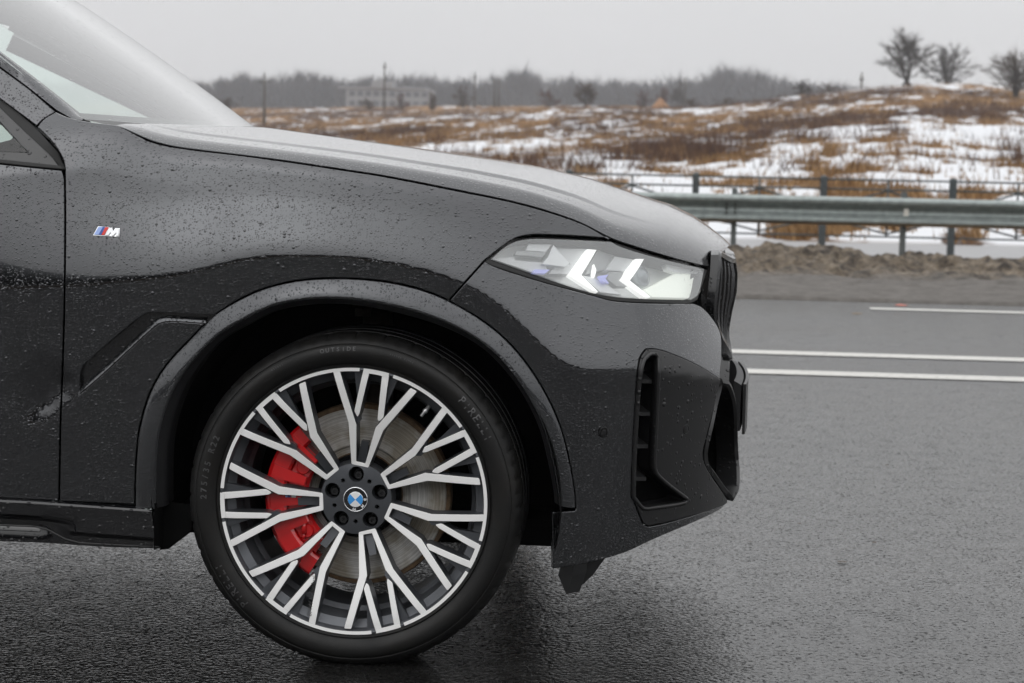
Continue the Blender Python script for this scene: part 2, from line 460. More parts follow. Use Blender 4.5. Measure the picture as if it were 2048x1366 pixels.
# grass and weeds: nobody could count them
def blades(name, n, D0, D1, cols, hmin, hmax, wmin, wmax, keep, per=6, spread=.10, lean=.35, a0=-.40, a1=.27, seed=5, logd=True):
    g = np.random.default_rng(seed)
    D = np.exp(g.uniform(math.log(D0), math.log(D1), n)) if logd else g.uniform(D0, D1, n)
    a = g.uniform(a0, a1, n); x = .72+a*D; y = D-5.25
    k = keep(x, y, g); x, y = x[k], y[k]; m = len(x)
    z = ter(x, y)
    hs = g.uniform(hmin, hmax, m)*(.6+.8*fbm(x*.2, y*.1, 2, 5)); tint = g.uniform(0, 1, m)
    X = np.repeat(x, per)+g.normal(0, spread, m*per); Y = np.repeat(y, per)+g.normal(0, spread, m*per); Z = np.repeat(z, per)-.03
    Hh = np.repeat(hs, per)*g.uniform(.6, 1.1, m*per); W_ = g.uniform(wmin, wmax, m*per)
    th = g.uniform(0, math.pi, m*per); lx = g.normal(0, lean, m*per)*Hh; ly = g.normal(0, lean, m*per)*Hh
    dx, dy = np.cos(th)*W_/2, np.sin(th)*W_/2
    V = np.stack([np.stack([X-dx, Y-dy, Z], -1), np.stack([X+dx, Y+dy, Z], -1), np.stack([X+lx, Y+ly, Z+Hh], -1)], 1).reshape(-1, 3)
    nT = m*per
    me = bpy.data.meshes.new(name)
    me.vertices.add(nT*3); me.vertices.foreach_set('co', V.ravel())
    me.loops.add(nT*3); me.loops.foreach_set('vertex_index', np.arange(nT*3, dtype=np.int32))
    me.polygons.add(nT); me.polygons.foreach_set('loop_start', (np.arange(nT)*3).astype(np.int32))
    me.update()
    c = np.repeat(np.repeat(tint, per)*.6+.4*g.uniform(0, 1, nT), 3)
    at = me.attributes.new('tint', 'FLOAT', 'POINT'); at.data.foreach_set('value', c)
    mt, nn, bb, oo = new_mat(name)
    av = N_(nn, 'ShaderNodeAttribute', attribute_name='tint'); cr = N_(nn, 'ShaderNodeValToRGB')
    cr.color_ramp.elements[0].color = (*cols[0], 1); cr.color_ramp.elements[1].color = (*cols[2], 1)
    e = cr.color_ramp.elements.new(.5); e.color = (*cols[1], 1)
    nn.links.new(av.outputs['Fac'], cr.inputs[0]); nn.links.new(cr.outputs[0], bb.inputs['Base Color']); bb.inputs['Roughness'].default_value = .8; bb.inputs['Specular IOR Level'].default_value = .15
    me.materials.append(mt)
    o = bpy.data.objects.new(name, me); COL.objects.link(o)
    return o
def k_tan(x, y, g):
    return (g.uniform(0, 1, len(x)) < (1-.96*snow_mask(x, y))*np.clip((rust_mask(x, y)-.36)*5, .08, 1))
def k_dark(x, y, g):
    r = rust_mask(x, y)
    return (g.uniform(0, 1, len(x)) < (1-.85*snow_mask(x, y))*np.clip((.52-r)*6, .05, 1))
tag(blades('dry_grass', 60000, 38.3, 330, [(.13, .075, .036), (.24, .14, .062), (.35, .225, .11)], .18, .5, .03, .07, k_tan, 5, .16), 'tan dry grass growing in tufts between the snow patches of the field', 'grass', kind='stuff')
tag(blades('brown_weeds', 33000, 50, 320, [(.045, .026, .02), (.085, .046, .032), (.13, .075, .045)], .35, .95, .025, .05, k_dark, 6, .22, .25, seed=6), 'dark brown dead weeds standing in drifts across the field', 'weeds', kind='stuff')

# ---- dirty verge with its bank of old snow and soil
xs_ = np.concatenate([np.linspace(-60, -2.5, 50, endpoint=False), np.linspace(-2.5, 8, 420, endpoint=False), np.linspace(8, 60, 50)])
ys_ = np.linspace(Y_EDGE, 15.4, 110)
BX, BY = np.meshgrid(xs_, ys_, indexing='ij')
prof_ = np.interp(BY, [Y_EDGE, Y_EDGE+.06, 11.2, 12.0, 12.55, 13.0, 13.6, 14.2, 14.8, 15.4], [-.05, .02, .035, .05, .07, .14, .215, .19, .07, -.03])
lump = fbm(BX*1.1, BY*1.3, 3, 91)-.5
BZ = prof_*(1+.9*lump)+np.interp(BY, [10.6, 12.3, 12.9, 14.6, 15.4], [.012, .03, .22, .20, .03])*(fbm(BX*4.5, BY*6., 4, 19)-.5)+np.interp(BY, [10.6, 12.4, 13, 15], [.01, .025, .11, .10])*(fbm(BX*11, BY*13, 2, 29)-.5)
M_VERGE, n_, b_, o_ = new_mat('verge_soil')
tc = N_(n_, 'ShaderNodeTexCoord'); no = N_(n_, 'ShaderNodeTexNoise', i_Scale=7.0, i_Detail=8.0, i_Roughness=.78); n_.links.new(tc.outputs['Object'], no.inputs['Vector'])
cr = N_(n_, 'ShaderNodeValToRGB')
cr.color_ramp.elements[0].position = .40; cr.color_ramp.elements[0].color = (.028, .019, .012, 1)
cr.color_ramp.elements[1].position = .68; cr.color_ramp.elements[1].color = (.33, .275, .205, 1)
e = cr.color_ramp.elements.new(.52); e.color = (.14, .108, .075, 1)
n_.links.new(no.outputs[0], cr.inputs[0]); b_.inputs['Roughness'].default_value = .75
cs = N_(n_, 'ShaderNodeValToRGB')                  # trodden wet shoulder next to the asphalt
cs.color_ramp.elements[0].position = .35; cs.color_ramp.elements[0].color = (.075, .066, .056, 1)
cs.color_ramp.elements[1].position = .62; cs.color_ramp.elements[1].color = (.17, .155, .14, 1)
n_.links.new(no.outputs[0], cs.inputs[0])
sx = N_(n_, 'ShaderNodeSeparateXYZ'); n_.links.new(tc.outputs['Object'], sx.inputs[0])
mr = N_(n_, 'ShaderNodeMapRange', i_1=12.35, i_2=12.75); n_.links.new(sx.outputs[1], mr.inputs[0])
mxv = N_(n_, 'ShaderNodeMix', data_type='RGBA'); n_.links.new(mr.outputs[0], mxv.inputs[0]); n_.links.new(cs.outputs[0], mxv.inputs[6]); n_.links.new(cr.outputs[0], mxv.inputs[7])
n_.links.new(mxv.outputs[2], b_.inputs['Base Color'])
bp = N_(n_, 'ShaderNodeBump', i_Strength=1.0, i_Distance=.06); n_.links.new(no.outputs[0], bp.inputs['Height']); n_.links.new(bp.outputs[0], b_.inputs['Normal'])
i_, j_ = BX.shape; idx = np.arange(i_*j_).reshape(i_, j_)
vg = mesh_ob('verge', np.stack([BX, BY, BZ], -1).reshape(-1, 3), np.stack([idx[:-1, :-1], idx[1:, :-1], idx[1:, 1:], idx[:-1, 1:]], -1).reshape(-1, 4), [M_VERGE])
tag(vg, kind='structure')

# ---- guard rail
M_ZINC = simple('galvanised', (.25, .28, .272), .42, .5, var=.25, bump=(14, .001))
M_ZDARK = simple('galvanised_post', (.13, .145, .145), .5, .4, var=.3)
GY = 15.86
GR = tag(empty('guard_rail', (0, GY, 0)), 'grey galvanised steel guard rail with wavy beam behind the dirt bank', 'guard rail')
px1 = on_y(1462, 470, GY+.1)[0]; px2 = on_y(1800, 480, GY+.1)[0]; gs = px2-px1
zt_ = on_y(1765, 395, GY)[2]; zb_ = on_y(1765, 452, GY)[2]; gh = zt_-zb_; zc_ = (zt_+zb_)/2
wp = [(.0, .5), (.012, .495), (.066, .43), (.080, .385), (.083, .33), (.078, .27), (.018, .12), (.004, .07), (.0, .0), (.004, -.07), (.018, -.12), (.078, -.27), (.083, -.33), (.080, -.385), (.066, -.43), (.012, -.495), (.0, -.5)]
def beam_mesh(Ln):
    m = MB(); n = len(wp)
    V = []
    for x in (0, Ln):
        V += [(x, -a, c*gh) for a, c in wp]+[(x, -a+.004, c*gh*.985) for a, c in wp]
    F = [(i, i+1, 2*n+i+1, 2*n+i) for i in range(n-1)]+[(n+i+1, n+i, 3*n+i, 3*n+i+1) for i in range(n-1)]
    m.add(V, F); return m
xj = on_y(1446, 410, GY)[0]
bl = gs*2
b0 = beam_mesh(bl+.16).build('beam', [M_ZINC], GR, sharp=35)
for k in range(-12, 14):
    o = b0 if k == -12 else b0.copy()
    if k != -12: COL.objects.link(o); o.parent = GR
    o.location = (xj+k*bl, (k % 2)*.005, zc_)
pm_ = MB()
for (cy_, sy_, sx_) in [(.05, .09, .006)]:
    pm_.box((0, .10, -.28), (.006, .10, 1.4)); pm_.box((.028, .052, -.28), (.05, .006, 1.4)); pm_.box((.028, .148, -.28), (.05, .006, 1.4)); pm_.box((0.01, .03, .18), (.07, .045, .16))
p0_ = pm_.build('post', [M_ZDARK], GR, smooth=False)
for k in range(-24, 28):
    o = p0_ if k == -24 else p0_.copy()
    if k != -24: COL.objects.link(o); o.parent = GR
    o.location = (px1+k*gs, 0, zt_-.36)
bt = MB(); bt.tube([(0, -.012, 0), (0, .02, 0)], .011, 10)
bo = bt.build('bolt', [simple('dark_bolt', (.03, .03, .03), .6)], GR); first = True
for k in range(-2, 4):
    for dx_ in (.04, .14):
        for dz_ in (.42, .0, -.20, .20):
            o = bo if first else bo.copy()
            if not first: COL.objects.link(o); o.parent = GR
            first = False
            o.location = (xj+k*bl+dx_*.9, -.016 if dz_ in (0.,) else -.068, zc_+dz_*gh*.72)
rf = MB(); rf.box((0, -.012, 0), (.05, .012, .08))
r0_ = rf.build('reflector', [simple('reflector_white', (.7, .68, .62), .3)], GR, smooth=False); r0_.location = (on_y(1812, 428, GY)[0], -.002, zc_)
r1_ = r0_.copy(); COL.objects.link(r1_); r1_.parent = GR; r1_.location = (r0_.location.x+2*gs, -.004, zc_)

# ---- pedestrian fence behind it
FY = 24.6
M_FPOST = simple('fence_post_paint', (.065, .078, .083), .5, .2, var=.35, bump=(20, .002))
fx = [on_y(p, 352, FY)[0] for p in (1392, 1648, 1907)]; fs_ = (fx[2]-fx[0])/2
ftop = on_y(1648, 351, FY)[2]; fb_ = -.5
FE = tag(empty('fence', (0, FY, 0)), 'low grey metal fence with crossed braces beyond the guard rail', 'fence')
fpm = MB(); fpm.box((0, 0, (ftop+fb_)/2), (.10, .10, ftop-fb_-.03)); fpm.add([(-.05, -.05, ftop-.015), (.05, -.05, ftop-.015), (.05, .05, ftop-.015), (-.05, .05, ftop-.015), (0, 0, ftop+.012)], [(0, 1, 4), (1, 2, 4), (2, 3, 4), (3, 0, 4)])
f0 = fpm.build('post', [M_FPOST], FE, smooth=False)
t_ = .015; zr = [ftop-.05, ftop-.19, ftop-.88]; zm = ftop-.53
def fpart(name, a, b):
    m = MB(); m.tube([a, b], t_, 6); return m.build(name, [M_FPOST], FE)
pieces = [fpart('rail', (.05, 0, z), (fs_-.05, 0, z)) for z in zr]
pieces += [fpart('upright', (fs_/2, 0, zr[0]), (fs_/2, 0, zr[2]))]
for a, b in [((.05, zr[1]-.28), (fs_/2, zr[1]-.02)), ((fs_/2, zr[1]-.02), (fs_-.05, zr[1]-.28)), ((.05, zr[2]+.26), (fs_/2, zr[2]+.04)), ((fs_/2, zr[2]+.04), (fs_-.05, zr[2]+.26))]:
    pieces.append(fpart('brace', (a[0], .012, a[1]), (b[0], .012, b[1])))
for k in range(-14, 16):
    x = fx[0]+k*fs_
    for o in [f0]+pieces:
        c = o if k == -14 else o.copy()
        if k != -14: COL.objects.link(c); c.parent = FE
        c.location = (x, 0, 0)

# ---- bare trees and bushes
M_BARK = simple('bark', (.06, .052, .045), .9, spec=.1)
M_TWIG = simple('twig_brown', (.085, .062, .045), .9, spec=.1)
M_TWIG2 = simple('twig_red', (.11, .06, .05), .9, spec=.1)
def tree_mesh(seed, h, w, stems=4, limbs=34, twigs=2600, base=.16, tw=.020, cone=1.15, droop=.0):
    """bare broadleaf tree: forked stems, curved limbs and a rounded cloud of fine twigs"""
    g = random.Random(seed); wood = MB(); crown = MB()
    def env(d):                                # distance from the fork to the crown outline in direction d
        cz = h*(.56-base); a_ = (d.x*d.x+d.y*d.y)/(w*w)+d.z*d.z/(.45*h)**2; b_ = -2*d.z*cz/(.45*h)**2; c_ = cz*cz/(.45*h)**2-1
        ds = b_*b_-4*a_*c_
        k = (-b_+math.sqrt(ds))/(2*a_) if ds > 0 else w*.5
        return max(k, w*.25)*(.93+.08*math.sin(5*math.atan2(d.z, d.x)+seed*1.7)+.05*math.sin(13*math.atan2(d.z, d.x)+seed))
    def tube(mb, pts, r0, r1, n=4):
        k = len(pts)
        mb.tube(pts, [r0+(r1-r0)*i/(k-1) for i in range(k)], n, cap=False)
    O = Vector((0, 0, h*base))
    ends = []
    for s_ in range(stems):
        an = 2*math.pi*(s_+g.uniform(-.3, .3))/stems; tl = g.uniform(.15, .55) if stems > 1 else 0
        d = Vector((math.cos(an)*tl, math.sin(an)*tl*.7, 1)).normalized()
        L = env(d)*g.uniform(.55, .75)
        b0 = Vector((math.cos(an)*w*.03*stems, math.sin(an)*w*.03*stems, -.15))
        p1 = O+d*L*.35; p2 = O+d*L+Vector((0, 0, L*.08))
        tube(wood, [b0, O*.8+b0*.2, p1, p2], h*.020, h*.007, 6)
        ends += [(O+d*L*t, d) for t in (.05, .25, .45, .65, .85, 1.0)]
    tips = []
    for i in range(limbs):
        p, d = g.choice(ends)
        an = g.uniform(0, 2*math.pi); po = g.uniform(.1, cone)
        q = Vector((math.cos(an)*math.sin(po), math.sin(an)*math.sin(po), math.cos(po)))
        e = O+q*env(q)*g.uniform(.62, .9)
        mid = p.lerp(e, .5)+Vector((0, 0, (e-p).length*-.08))
        tube(wood, [p, mid, e], h*.0075, h*.003, 4)
        for t in (.3, .5, .7, .85, 1.0): tips.append((p.lerp(mid, min(1, t*2)) if t < .5 else mid.lerp(e, t*2-1), (e-p).normalized()))
    for i in range(twigs):
        p, d = g.choice(tips)
        v = Vector((g.gauss(0, .55), g.gauss(0, .55), g.gauss(.35, .45))); dd = (d+v).normalized()
        L = h*g.uniform(.07, .19); e = p+dd*L
        r = (e-O); q = r.normalized(); mxl = env(q)*1.02
        if r.length > mxl: e = O+q*mxl
        if e.z < h*.05: continue
        m = p.lerp(e, .55)+Vector((g.gauss(0, .06), g.gauss(0, .06), g.gauss(0, .05)))*L
        sd_ = dd.orthogonal().normalized(); sd_ = Matrix.Rotation(g.uniform(0, 3.14), 3, dd)@sd_*tw*g.uniform(.6, 1.3)
        crown.add([p-sd_, p+sd_, m+sd_*.7, e, m-sd_*.7], [(0, 1, 2, 4), (4, 2, 3)])
    return wood, crown
def place_tree(name, px, D, htpx, wpx, seed, label, cat, group, mat_t, **kw):
    """a bare tree standing on the terrain in the direction of photo column px"""
    d = rays([(px, 300)])[0]; d = d/np.hypot(d[0], d[1])
    x = CAM[0]+d[0]*D; y = CAM[1]+d[1]*D; z = float(ter(np.array([x]), np.array([y]))[0])
    root = empty(name, (x, y, z)); tag(root, label, cat, group)
    h = htpx/4000.*D
    w, c = tree_mesh(seed, h, wpx/8000.*D, **kw)
    w.build('trunk', [M_BARK], root); c.build('crown', [mat_t], root)
    return root
TG = 'bare trees on the crest'
place_tree('bare_tree', 1808, 258, 118, 185, 3, 'tallest bare tree with several stems on the snowy crest', 'tree', TG, M_BARK, stems=5, limbs=60, twigs=4400, tw=.014, cone=1.25, base=.10)
place_tree('bare_tree', 1888, 262, 94, 160, 8, 'rounded bare tree just right of the tallest crest tree', 'tree', TG, M_BARK, stems=6, limbs=54, twigs=3800, tw=.014, cone=1.4, base=.06)
place_tree('bare_tree', 2026, 196, 112, 150, 12, 'dark bushy bare tree cut by the right edge of the picture', 'tree', TG, M_TWIG, stems=8, limbs=60, twigs=3600, tw=.013, base=.05, cone=1.3)
place_tree('bare_tree', 1603, 330, 46, 52, 15, 'small rounded bare tree standing alone left of the crest trees', 'tree', TG, M_BARK, stems=3, limbs=30, twigs=1500, tw=.032)
place_tree('bare_tree', 1168, 300, 60, 58, 21, 'dark upright bare tree behind the car bonnet with forked stems', 'tree', TG, M_TWIG, stems=5, limbs=34, twigs=1700, tw=.030, base=.08)
place_tree('bare_tree', 1352, 480, 70, 34, 33, 'thin pale bare tree in front of the misty wood', 'tree', TG, M_BARK, stems=3, limbs=20, twigs=900, tw=.045, base=.25)
BG = 'bushes at the far edge of the field'
for i, (px, D, hp, wp_, mt, lab) in enumerate([
        (862, 330, 50, 34, M_TWIG, 'dark slender bush between the power poles'), (925, 345, 52, 56, M_TWIG, 'rounded brown bush beside the third power pole'),
        (800, 350, 34, 52, M_TWIG2, 'low brown bush in front of the pale building'), (735, 350, 32, 40, M_TWIG, 'dark low bush left of the tall power pole'),
        (1098, 320, 46, 60, M_TWIG2, 'reddish bush left of the forked bare tree'), (1285, 330, 40, 50, M_TWIG2, 'reddish bush behind the tan mound'),
        (1322, 340, 46, 40, M_TWIG2, 'reddish bush right behind the tan mound'), (1380, 320, 28, 60, M_TWIG, 'low dark bush right of the tan mound'),
        (1655, 300, 30, 66, M_TWIG, 'brown bush left of the small power pole'), (455, 330, 34, 60, M_TWIG, 'brown bush beside the windscreen edge'),
        (1450, 300, 22, 70, M_TWIG, 'low brown bush at the foot of the misty slope')]):
    place_tree('bush', px, D, hp, wp_, 50+i, lab, 'bush', BG, mt, stems=7, limbs=26, twigs=900, base=.03, tw=.028, cone=1.5)

# ---- power poles
M_POLE = simple('pole_wood', (.085, .078, .068), .85, var=.3)
for px, ytop, ybot, D, arm, lab in [(528, 152, 262, 250, 22, 'leftmost wooden power pole with a crossarm near the windscreen'), (767, 128, 215, 360, 6, 'tall slim power pole in front of the pale building'),
                                    (947, 148, 215, 360, 5, 'power pole beside the rounded brown bush'), (987, 157, 215, 350, 0, 'left leg of the leaning twin poles'), (995, 160, 215, 350, 0, 'right leg of the leaning twin poles'),
                                    (1366, 157, 200, 360, 0, 'short power pole right of the tan mound'), (1718, 153, 186, 300, 8, 'small power pole left of the tallest crest tree')]:
    d = rays([(px, 300)])[0]; d = d/np.hypot(d[0], d[1]); x, y = CAM[0]+d[0]*D, CAM[1]+d[1]*D
    z = float(ter(np.array([x]), np.array([y]))[0])
    top = CAM[2]+(on_z(px, 1000, 0)[2]*0)+D*(-(ytop-(294+.0215*(px-1024)))/4000.)
    root = tag(empty('power_pole', (x, y, z)), lab, 'power pole', 'power poles')
    hgt = top-z; s = D/4000.
    m = MB(); m.tube([(0, 0, -.3), (0, 0, hgt*.5), (0, 0, hgt)], [.20, .16, .12], 8); m.build('shaft', [M_POLE], root)
    if arm:
        m = MB(); m.box((0, 0, hgt-.9), (arm*s, .12, .14)); m.build('crossarm', [M_POLE], root, smooth=False)
        for q in (-.42, .42, 0):
            m = MB(); m.tube([(q*arm*s, 0, hgt-.85 if q else hgt), (q*arm*s, 0, hgt-.45 if q else hgt+.35)], .07, 6); m.build('insulator', [M_POLE], root)

# ---- pale building below the wood
d = rays([(775, 300)])[0]; d = d/np.hypot(d[0], d[1]); D = 620.
bx_, by_ = CAM[0]+d[0]*D, CAM[1]+d[1]*D; s = D/4000.
zg = 7.5; zt = CAM[2]+(288-178)*s
M_WALL = simple('pale_wall', (.23, .23, .235), .9); M_WIN = simple('dark_window', (.07, .075, .085), .5)
BL = tag(empty('building', (bx_, by_, zg)), 'long pale two storey building with dark windows below the misty wood', 'building')
hw = 85*s
m = MB(); m.box((0, 5, (zt-zg)/2), (2*hw, 10, zt-zg)); m.build('wall', [M_WALL], BL, smooth=False)
m = MB(); m.box((-2, 5, (zt-zg)+.25), (2*hw+1, 11, .5)); m.build('roof', [simple('roof_grey', (.25, .25, .26), .9)], BL, smooth=False)
m = MB(); m.box((-hw*.15, 3, (zt-zg)+1.2), (hw*.5, 8, 2.0)); m.build('upper_storey', [M_WALL], BL, smooth=False)
wm = MB(); wm.box((0, -.02, 0), (1.7, .2, 1.5)); w0 = wm.build('window', [M_WIN], BL, smooth=False); fi = True
for k in range(10):
    for zz in (zt-zg-1.6, zt-zg-4.6):
        o = w0 if fi else w0.copy()
        if not fi: COL.objects.link(o); o.parent = BL
        fi = False; o.location = (-hw+2.0+k*(2*hw-4)/9., 0, zz)

# ---- tan mound and the misty wood
d = rays([(1318, 300)])[0]; d = d/np.hypot(d[0], d[1]); D = 300.
mx_, my_ = CAM[0]+d[0]*D, CAM[1]+d[1]*D; mz_ = float(ter(np.array([mx_]), np.array([my_]))[0])
g_, h_ = np.meshgrid(np.linspace(0, 2*math.pi, 28, endpoint=False), np.linspace(0, 1, 9), indexing='ij')
rr_m = (1-h_)*(1.7+.3*vnoise(g_*2, h_*3, 4)); 
mm_ = MB(); idx = np.arange(28*9).reshape(28, 9)
mm_.add(np.stack([rr_m*np.cos(g_), rr_m*np.sin(g_), h_*2.1+.1*vnoise(g_*5, h_*6, 8)-.3], -1).reshape(-1, 3), [(idx[i, k], idx[(i+1) % 28, k], idx[(i+1) % 28, k+1], idx[i, k+1]) for i in range(28) for k in range(8)])
mo = mm_.build('mound', [simple('tan_heap', (.26, .14, .07), .95, bump=(4, .1), var=.4)]); mo.location = (mx_, my_, mz_)
tag(mo, 'pointed tan heap of cut grass above a snow patch', 'mound')

def wood(name, n, pos, hfun, mat, seed, per=46, wid=.5, cr=3.2):
    g = np.random.default_rng(seed); V = []
    X, Y, Z = pos(n, g); Hh = hfun(X, Y, g)
    T = n*per
    x = np.repeat(X, per); y = np.repeat(Y, per); z = np.repeat(Z, per); h = np.repeat(Hh, per)
    f = g.uniform(.0, 1, T)**.8
    b0 = f*.72*h
    ln = h*g.uniform(.16, .42, T)*(1-.35*f)
    az = g.uniform(0, 2*math.pi, T); el = g.uniform(.5, 1.35, T)
    rad_ = cr*g.uniform(0, .55, T)*np.sin(np.clip(f+.15, 0, 1)*math.pi*.85)
    x0 = x+np.cos(az)*rad_; y0 = y+np.sin(az)*rad_*.6; z0 = z+b0
    dx, dy, dz = np.cos(az)*np.cos(el)*ln, np.sin(az)*np.cos(el)*ln, np.sin(el)*ln
    w = wid*g.uniform(.5, 1.5, T)*(1.25-f)
    th = g.uniform(0, math.pi, T)
    P = np.stack([np.stack([x0-np.cos(th)*w, y0-np.sin(th)*w, z0], -1), np.stack([x0+np.cos(th)*w, y0+np.sin(th)*w, z0], -1), np.stack([x0+dx, y0+dy, np.minimum(z0+dz, z+h)], -1)], 1).reshape(-1, 3)
    me = bpy.data.meshes.new(name)
    me.vertices.add(T*3); me.vertices.foreach_set('co', P.ravel()); me.loops.add(T*3); me.loops.foreach_set('vertex_index', np.arange(T*3, dtype=np.int32))
    me.polygons.add(T); me.polygons.foreach_set('loop_start', (np.arange(T)*3).astype(np.int32)); me.update(); me.materials.append(mat)
    o = bpy.data.objects.new(name, me); COL.objects.link(o); return o
SKY_PX = [(300, 160), (350, 152), (370, 146), (400, 160), (440, 148), (480, 138), (520, 152), (560, 138), (610, 132), (650, 142), (700, 150), (760, 140), (820, 142), (860, 138), (900, 150), (960, 148), (1000, 132), (1040, 120), (1065, 132), (1100, 142), (1180, 146), (1250, 152), (1320, 150),
          (1345, 134), (1370, 148), (1400, 130), (1440, 120), (1490, 128), (1540, 140), (1600, 156), (1680, 162), (1740, 176), (1800, 190), (2300, 190)]
M_WOOD = simple('wood_far', (.030, .030, .032), .95, spec=.05)
def posF(n, g):
    px = g.uniform(-900, 2700, n); D = g.uniform(860, 990, n)
    a = np.arctan((px-1024)/4000.)-YAW
    x = CAM[0]+np.sin(a)*D/np.cos(a+YAW); y = CAM[1]+np.cos(a)*D/np.cos(a+YAW)
    return x, y, ter(x, y)-1
def hF(x, y, g):
    d0 = x-CAM[0]; d1 = y-CAM[1]
    a = np.arctan2(d0, d1)+YAW; px = 1024+4000*np.tan(a); D = np.hypot(d0, d1)
    t = np.interp(px, [p[0] for p in SKY_PX], [p[1] for p in SKY_PX]); hor = 294+.0209*(px-1024)
    top = CAM[2]+(hor-t+10)/4000.*D
    return np.maximum(6, (top-ter(x, y)+1)*g.uniform(.80, 1.03, len(x)))
tag(wood('misty_wood', 1500, posF, hF, M_WOOD, 3, per=80, wid=.75, cr=4.5), 'misty grey leafless wood along the skyline', 'wood', kind='stuff')
# the wood across the road, behind the photographer; the car mirrors it
def posB(n, g):
    x = g.uniform(-230, 230, n); y = -g.uniform(46, 74, n); return x, y, np.full(n, -.1)
tag(wood('roadside_wood', 1500, posB, lambda x, y, g: 14*(.55+.6*fbm(x*.045, y*.03, 3, 8))*g.uniform(.7, 1.05, len(x)), M_WOOD, 9, per=60, wid=.5), 'dark leafless wood across the road, mirrored in the car paint', 'wood', kind='stuff')

# small things lying on the road
g = random.Random(4)
M_LEAF = simple('wet_leaf', (.05, .032, .018), .5); M_ORANGE = simple('orange_scrap', (.75, .11, .03), .5)
def scrap(name, px, py, size, mat, label, cat):
    p = on_z(px, py, 0); m = MB(); n = 9
    V = [(size*(1+.3*g.random())*math.cos(2*math.pi*k/n), size*(.8+.3*g.random())*math.sin(2*math.pi*k/n), .0035+.002*g.random()) for k in range(n)]+[(0, 0, .0055)]
    m.add(V, [(k, (k+1) % n, n) for k in range(n)])
    o = m.build(name, [mat], smooth=False); o.location = (p[0], p[1], .0); tag(o, label, cat)
scrap('orange_scrap', 1802, 611, .045, M_ORANGE, 'small orange scrap lying beside the dashed road line', 'litter')
scrap('leaf', 1714, 628, .035, simple('tan_leaf', (.2, .13, .06), .7), 'pale brown leaf on the road below the dashed line', 'leaf')
for px, py, sz, lab in [(1684, 1126, .012, 'largest dark leaf on the asphalt at lower right'), (1598, 1049, .007, 'dark speck of leaf on the asphalt left of centre'), (1748, 1087, .007, 'dark speck above the largest dark leaf'), (1773, 932, .006, 'small dark speck on the asphalt nearer the road lines'), (1500, 1086, .006, 'small dark speck nearest the front bumper')]:
    scrap('leaf', px, py, sz, M_LEAF, lab, 'leaf')

# ---- hazy winter air
hb_ = MB(); hb_.box((0, 480, 27), (2400, 1320, 76))
M_HAZE = bpy.data.materials.new('haze'); M_HAZE.use_nodes = True
n_ = M_HAZE.node_tree; n_.nodes.clear()
o_ = n_.nodes.new('ShaderNodeOutputMaterial'); pv = n_.nodes.new('ShaderNodeVolumePrincipled')
pv.inputs['Color'].default_value = (.93, .95, 1., 1); pv.inputs['Density'].default_value = .00032
n_.links.new(pv.outputs[0], o_.inputs['Volume'])
hz_ob = tag(hb_.build('haze', [M_HAZE], smooth=False), 'thin pale winter haze over the field and wood', 'haze', kind='stuff')
# ================================================================== THE CAR
# car frame = world frame: x forward, y away from the camera (near side negative), z up; front axle at x = 0
CAR = tag(empty('car', (0, 0, 0)), 'dark grey sport utility car beaded with rain, red brake calipers and lit headlight', 'car')

def catmull(P, step=.5, closed=False):
    """smooth curve through 2-D points"""
    P = np.asarray(P, float)
    n = len(P)
    if n < 3 and not closed: 
        m = max(2, int(np.hypot(*(P[1]-P[0]))/step)+1)
        return P[0]+(P[1]-P[0])*np.linspace(0, 1, m)[:, None]
    out = []
    for i in range(n if closed else n-1):
        p1, p2 = P[i], P[(i+1) % n]
        p0 = P[i-1] if (closed or i > 0) else 2*p1-p2
        p3 = P[(i+2) % n] if (closed or i < n-2) else 2*p2-p1
        d = max(1e-9, np.linalg.norm(p2-p1))
        # centripetal tangents
        a = np.linalg.norm(p1-p0)**.5+1e-9; b = d**.5; c = np.linalg.norm(p3-p2)**.5+1e-9
        m1 = (p2-p1) + b*((p1-p0)/a - (p2-p0)/(a+b))
        m2 = (p2-p1) + b*((p3-p2)/c - (p3-p1)/(b+c))
        m = max(1, int(d/step))
        t = (np.arange(m)/m)[:, None]
        out.append((2*t**3-3*t**2+1)*p1 + (t**3-2*t**2+t)*m1 + (-2*t**3+3*t**2)*p2 + (t**3-t**2)*m2)
    if not closed: out.append(P[-1:])
    return np.concatenate(out)

# ---- plan curve of the body side, from the tail to the nose (x, half width)
_pl = catmull([(-4.08, .30), (-4.05, .60), (-3.95, .80), (-3.70, .925), (-3.2, .975), (-2.4, .985), (-1.5, .982), (-.75, .985),
               (0, .989), (.28, .975), (.45, .936), (.58, .868), (.685, .782), (.775, .665), (.838, .53), (.874, .39), (.892, .2), (.897, 0.)], .004)
_pu = np.concatenate([[0], np.cumsum(np.linalg.norm(np.diff(_pl, axis=0), axis=1))])
_t = np.gradient(_pl, _pu, axis=0)
_k = np.hanning(61); _k /= _k.sum()
_pn = np.stack([-_t[:, 1], -_t[:, 0]], 1)      # outward normal (near side)
for _c in range(2):
    _pn[:, _c] = np.convolve(np.pad(_pn[:, _c], 30, mode='edge'), _k, 'valid')
_pn /= np.linalg.norm(_pn, axis=1)[:, None]
_u_of_x0 = np.interp(0., _pl[:, 0], _pu)
_pu = _pu - _u_of_x0                            # u = 0 at the front axle, u ~ x along the side
UMAX = _pu[-1]
def plan(u):
    return np.interp(u, _pu, _pl[:, 0]), -np.interp(u, _pu, _pl[:, 1]), np.interp(u, _pu, _pn[:, 0]), np.interp(u, _pu, _pn[:, 1])
def u_at_x(x): return np.interp(x, _pl[:, 0], _pu)

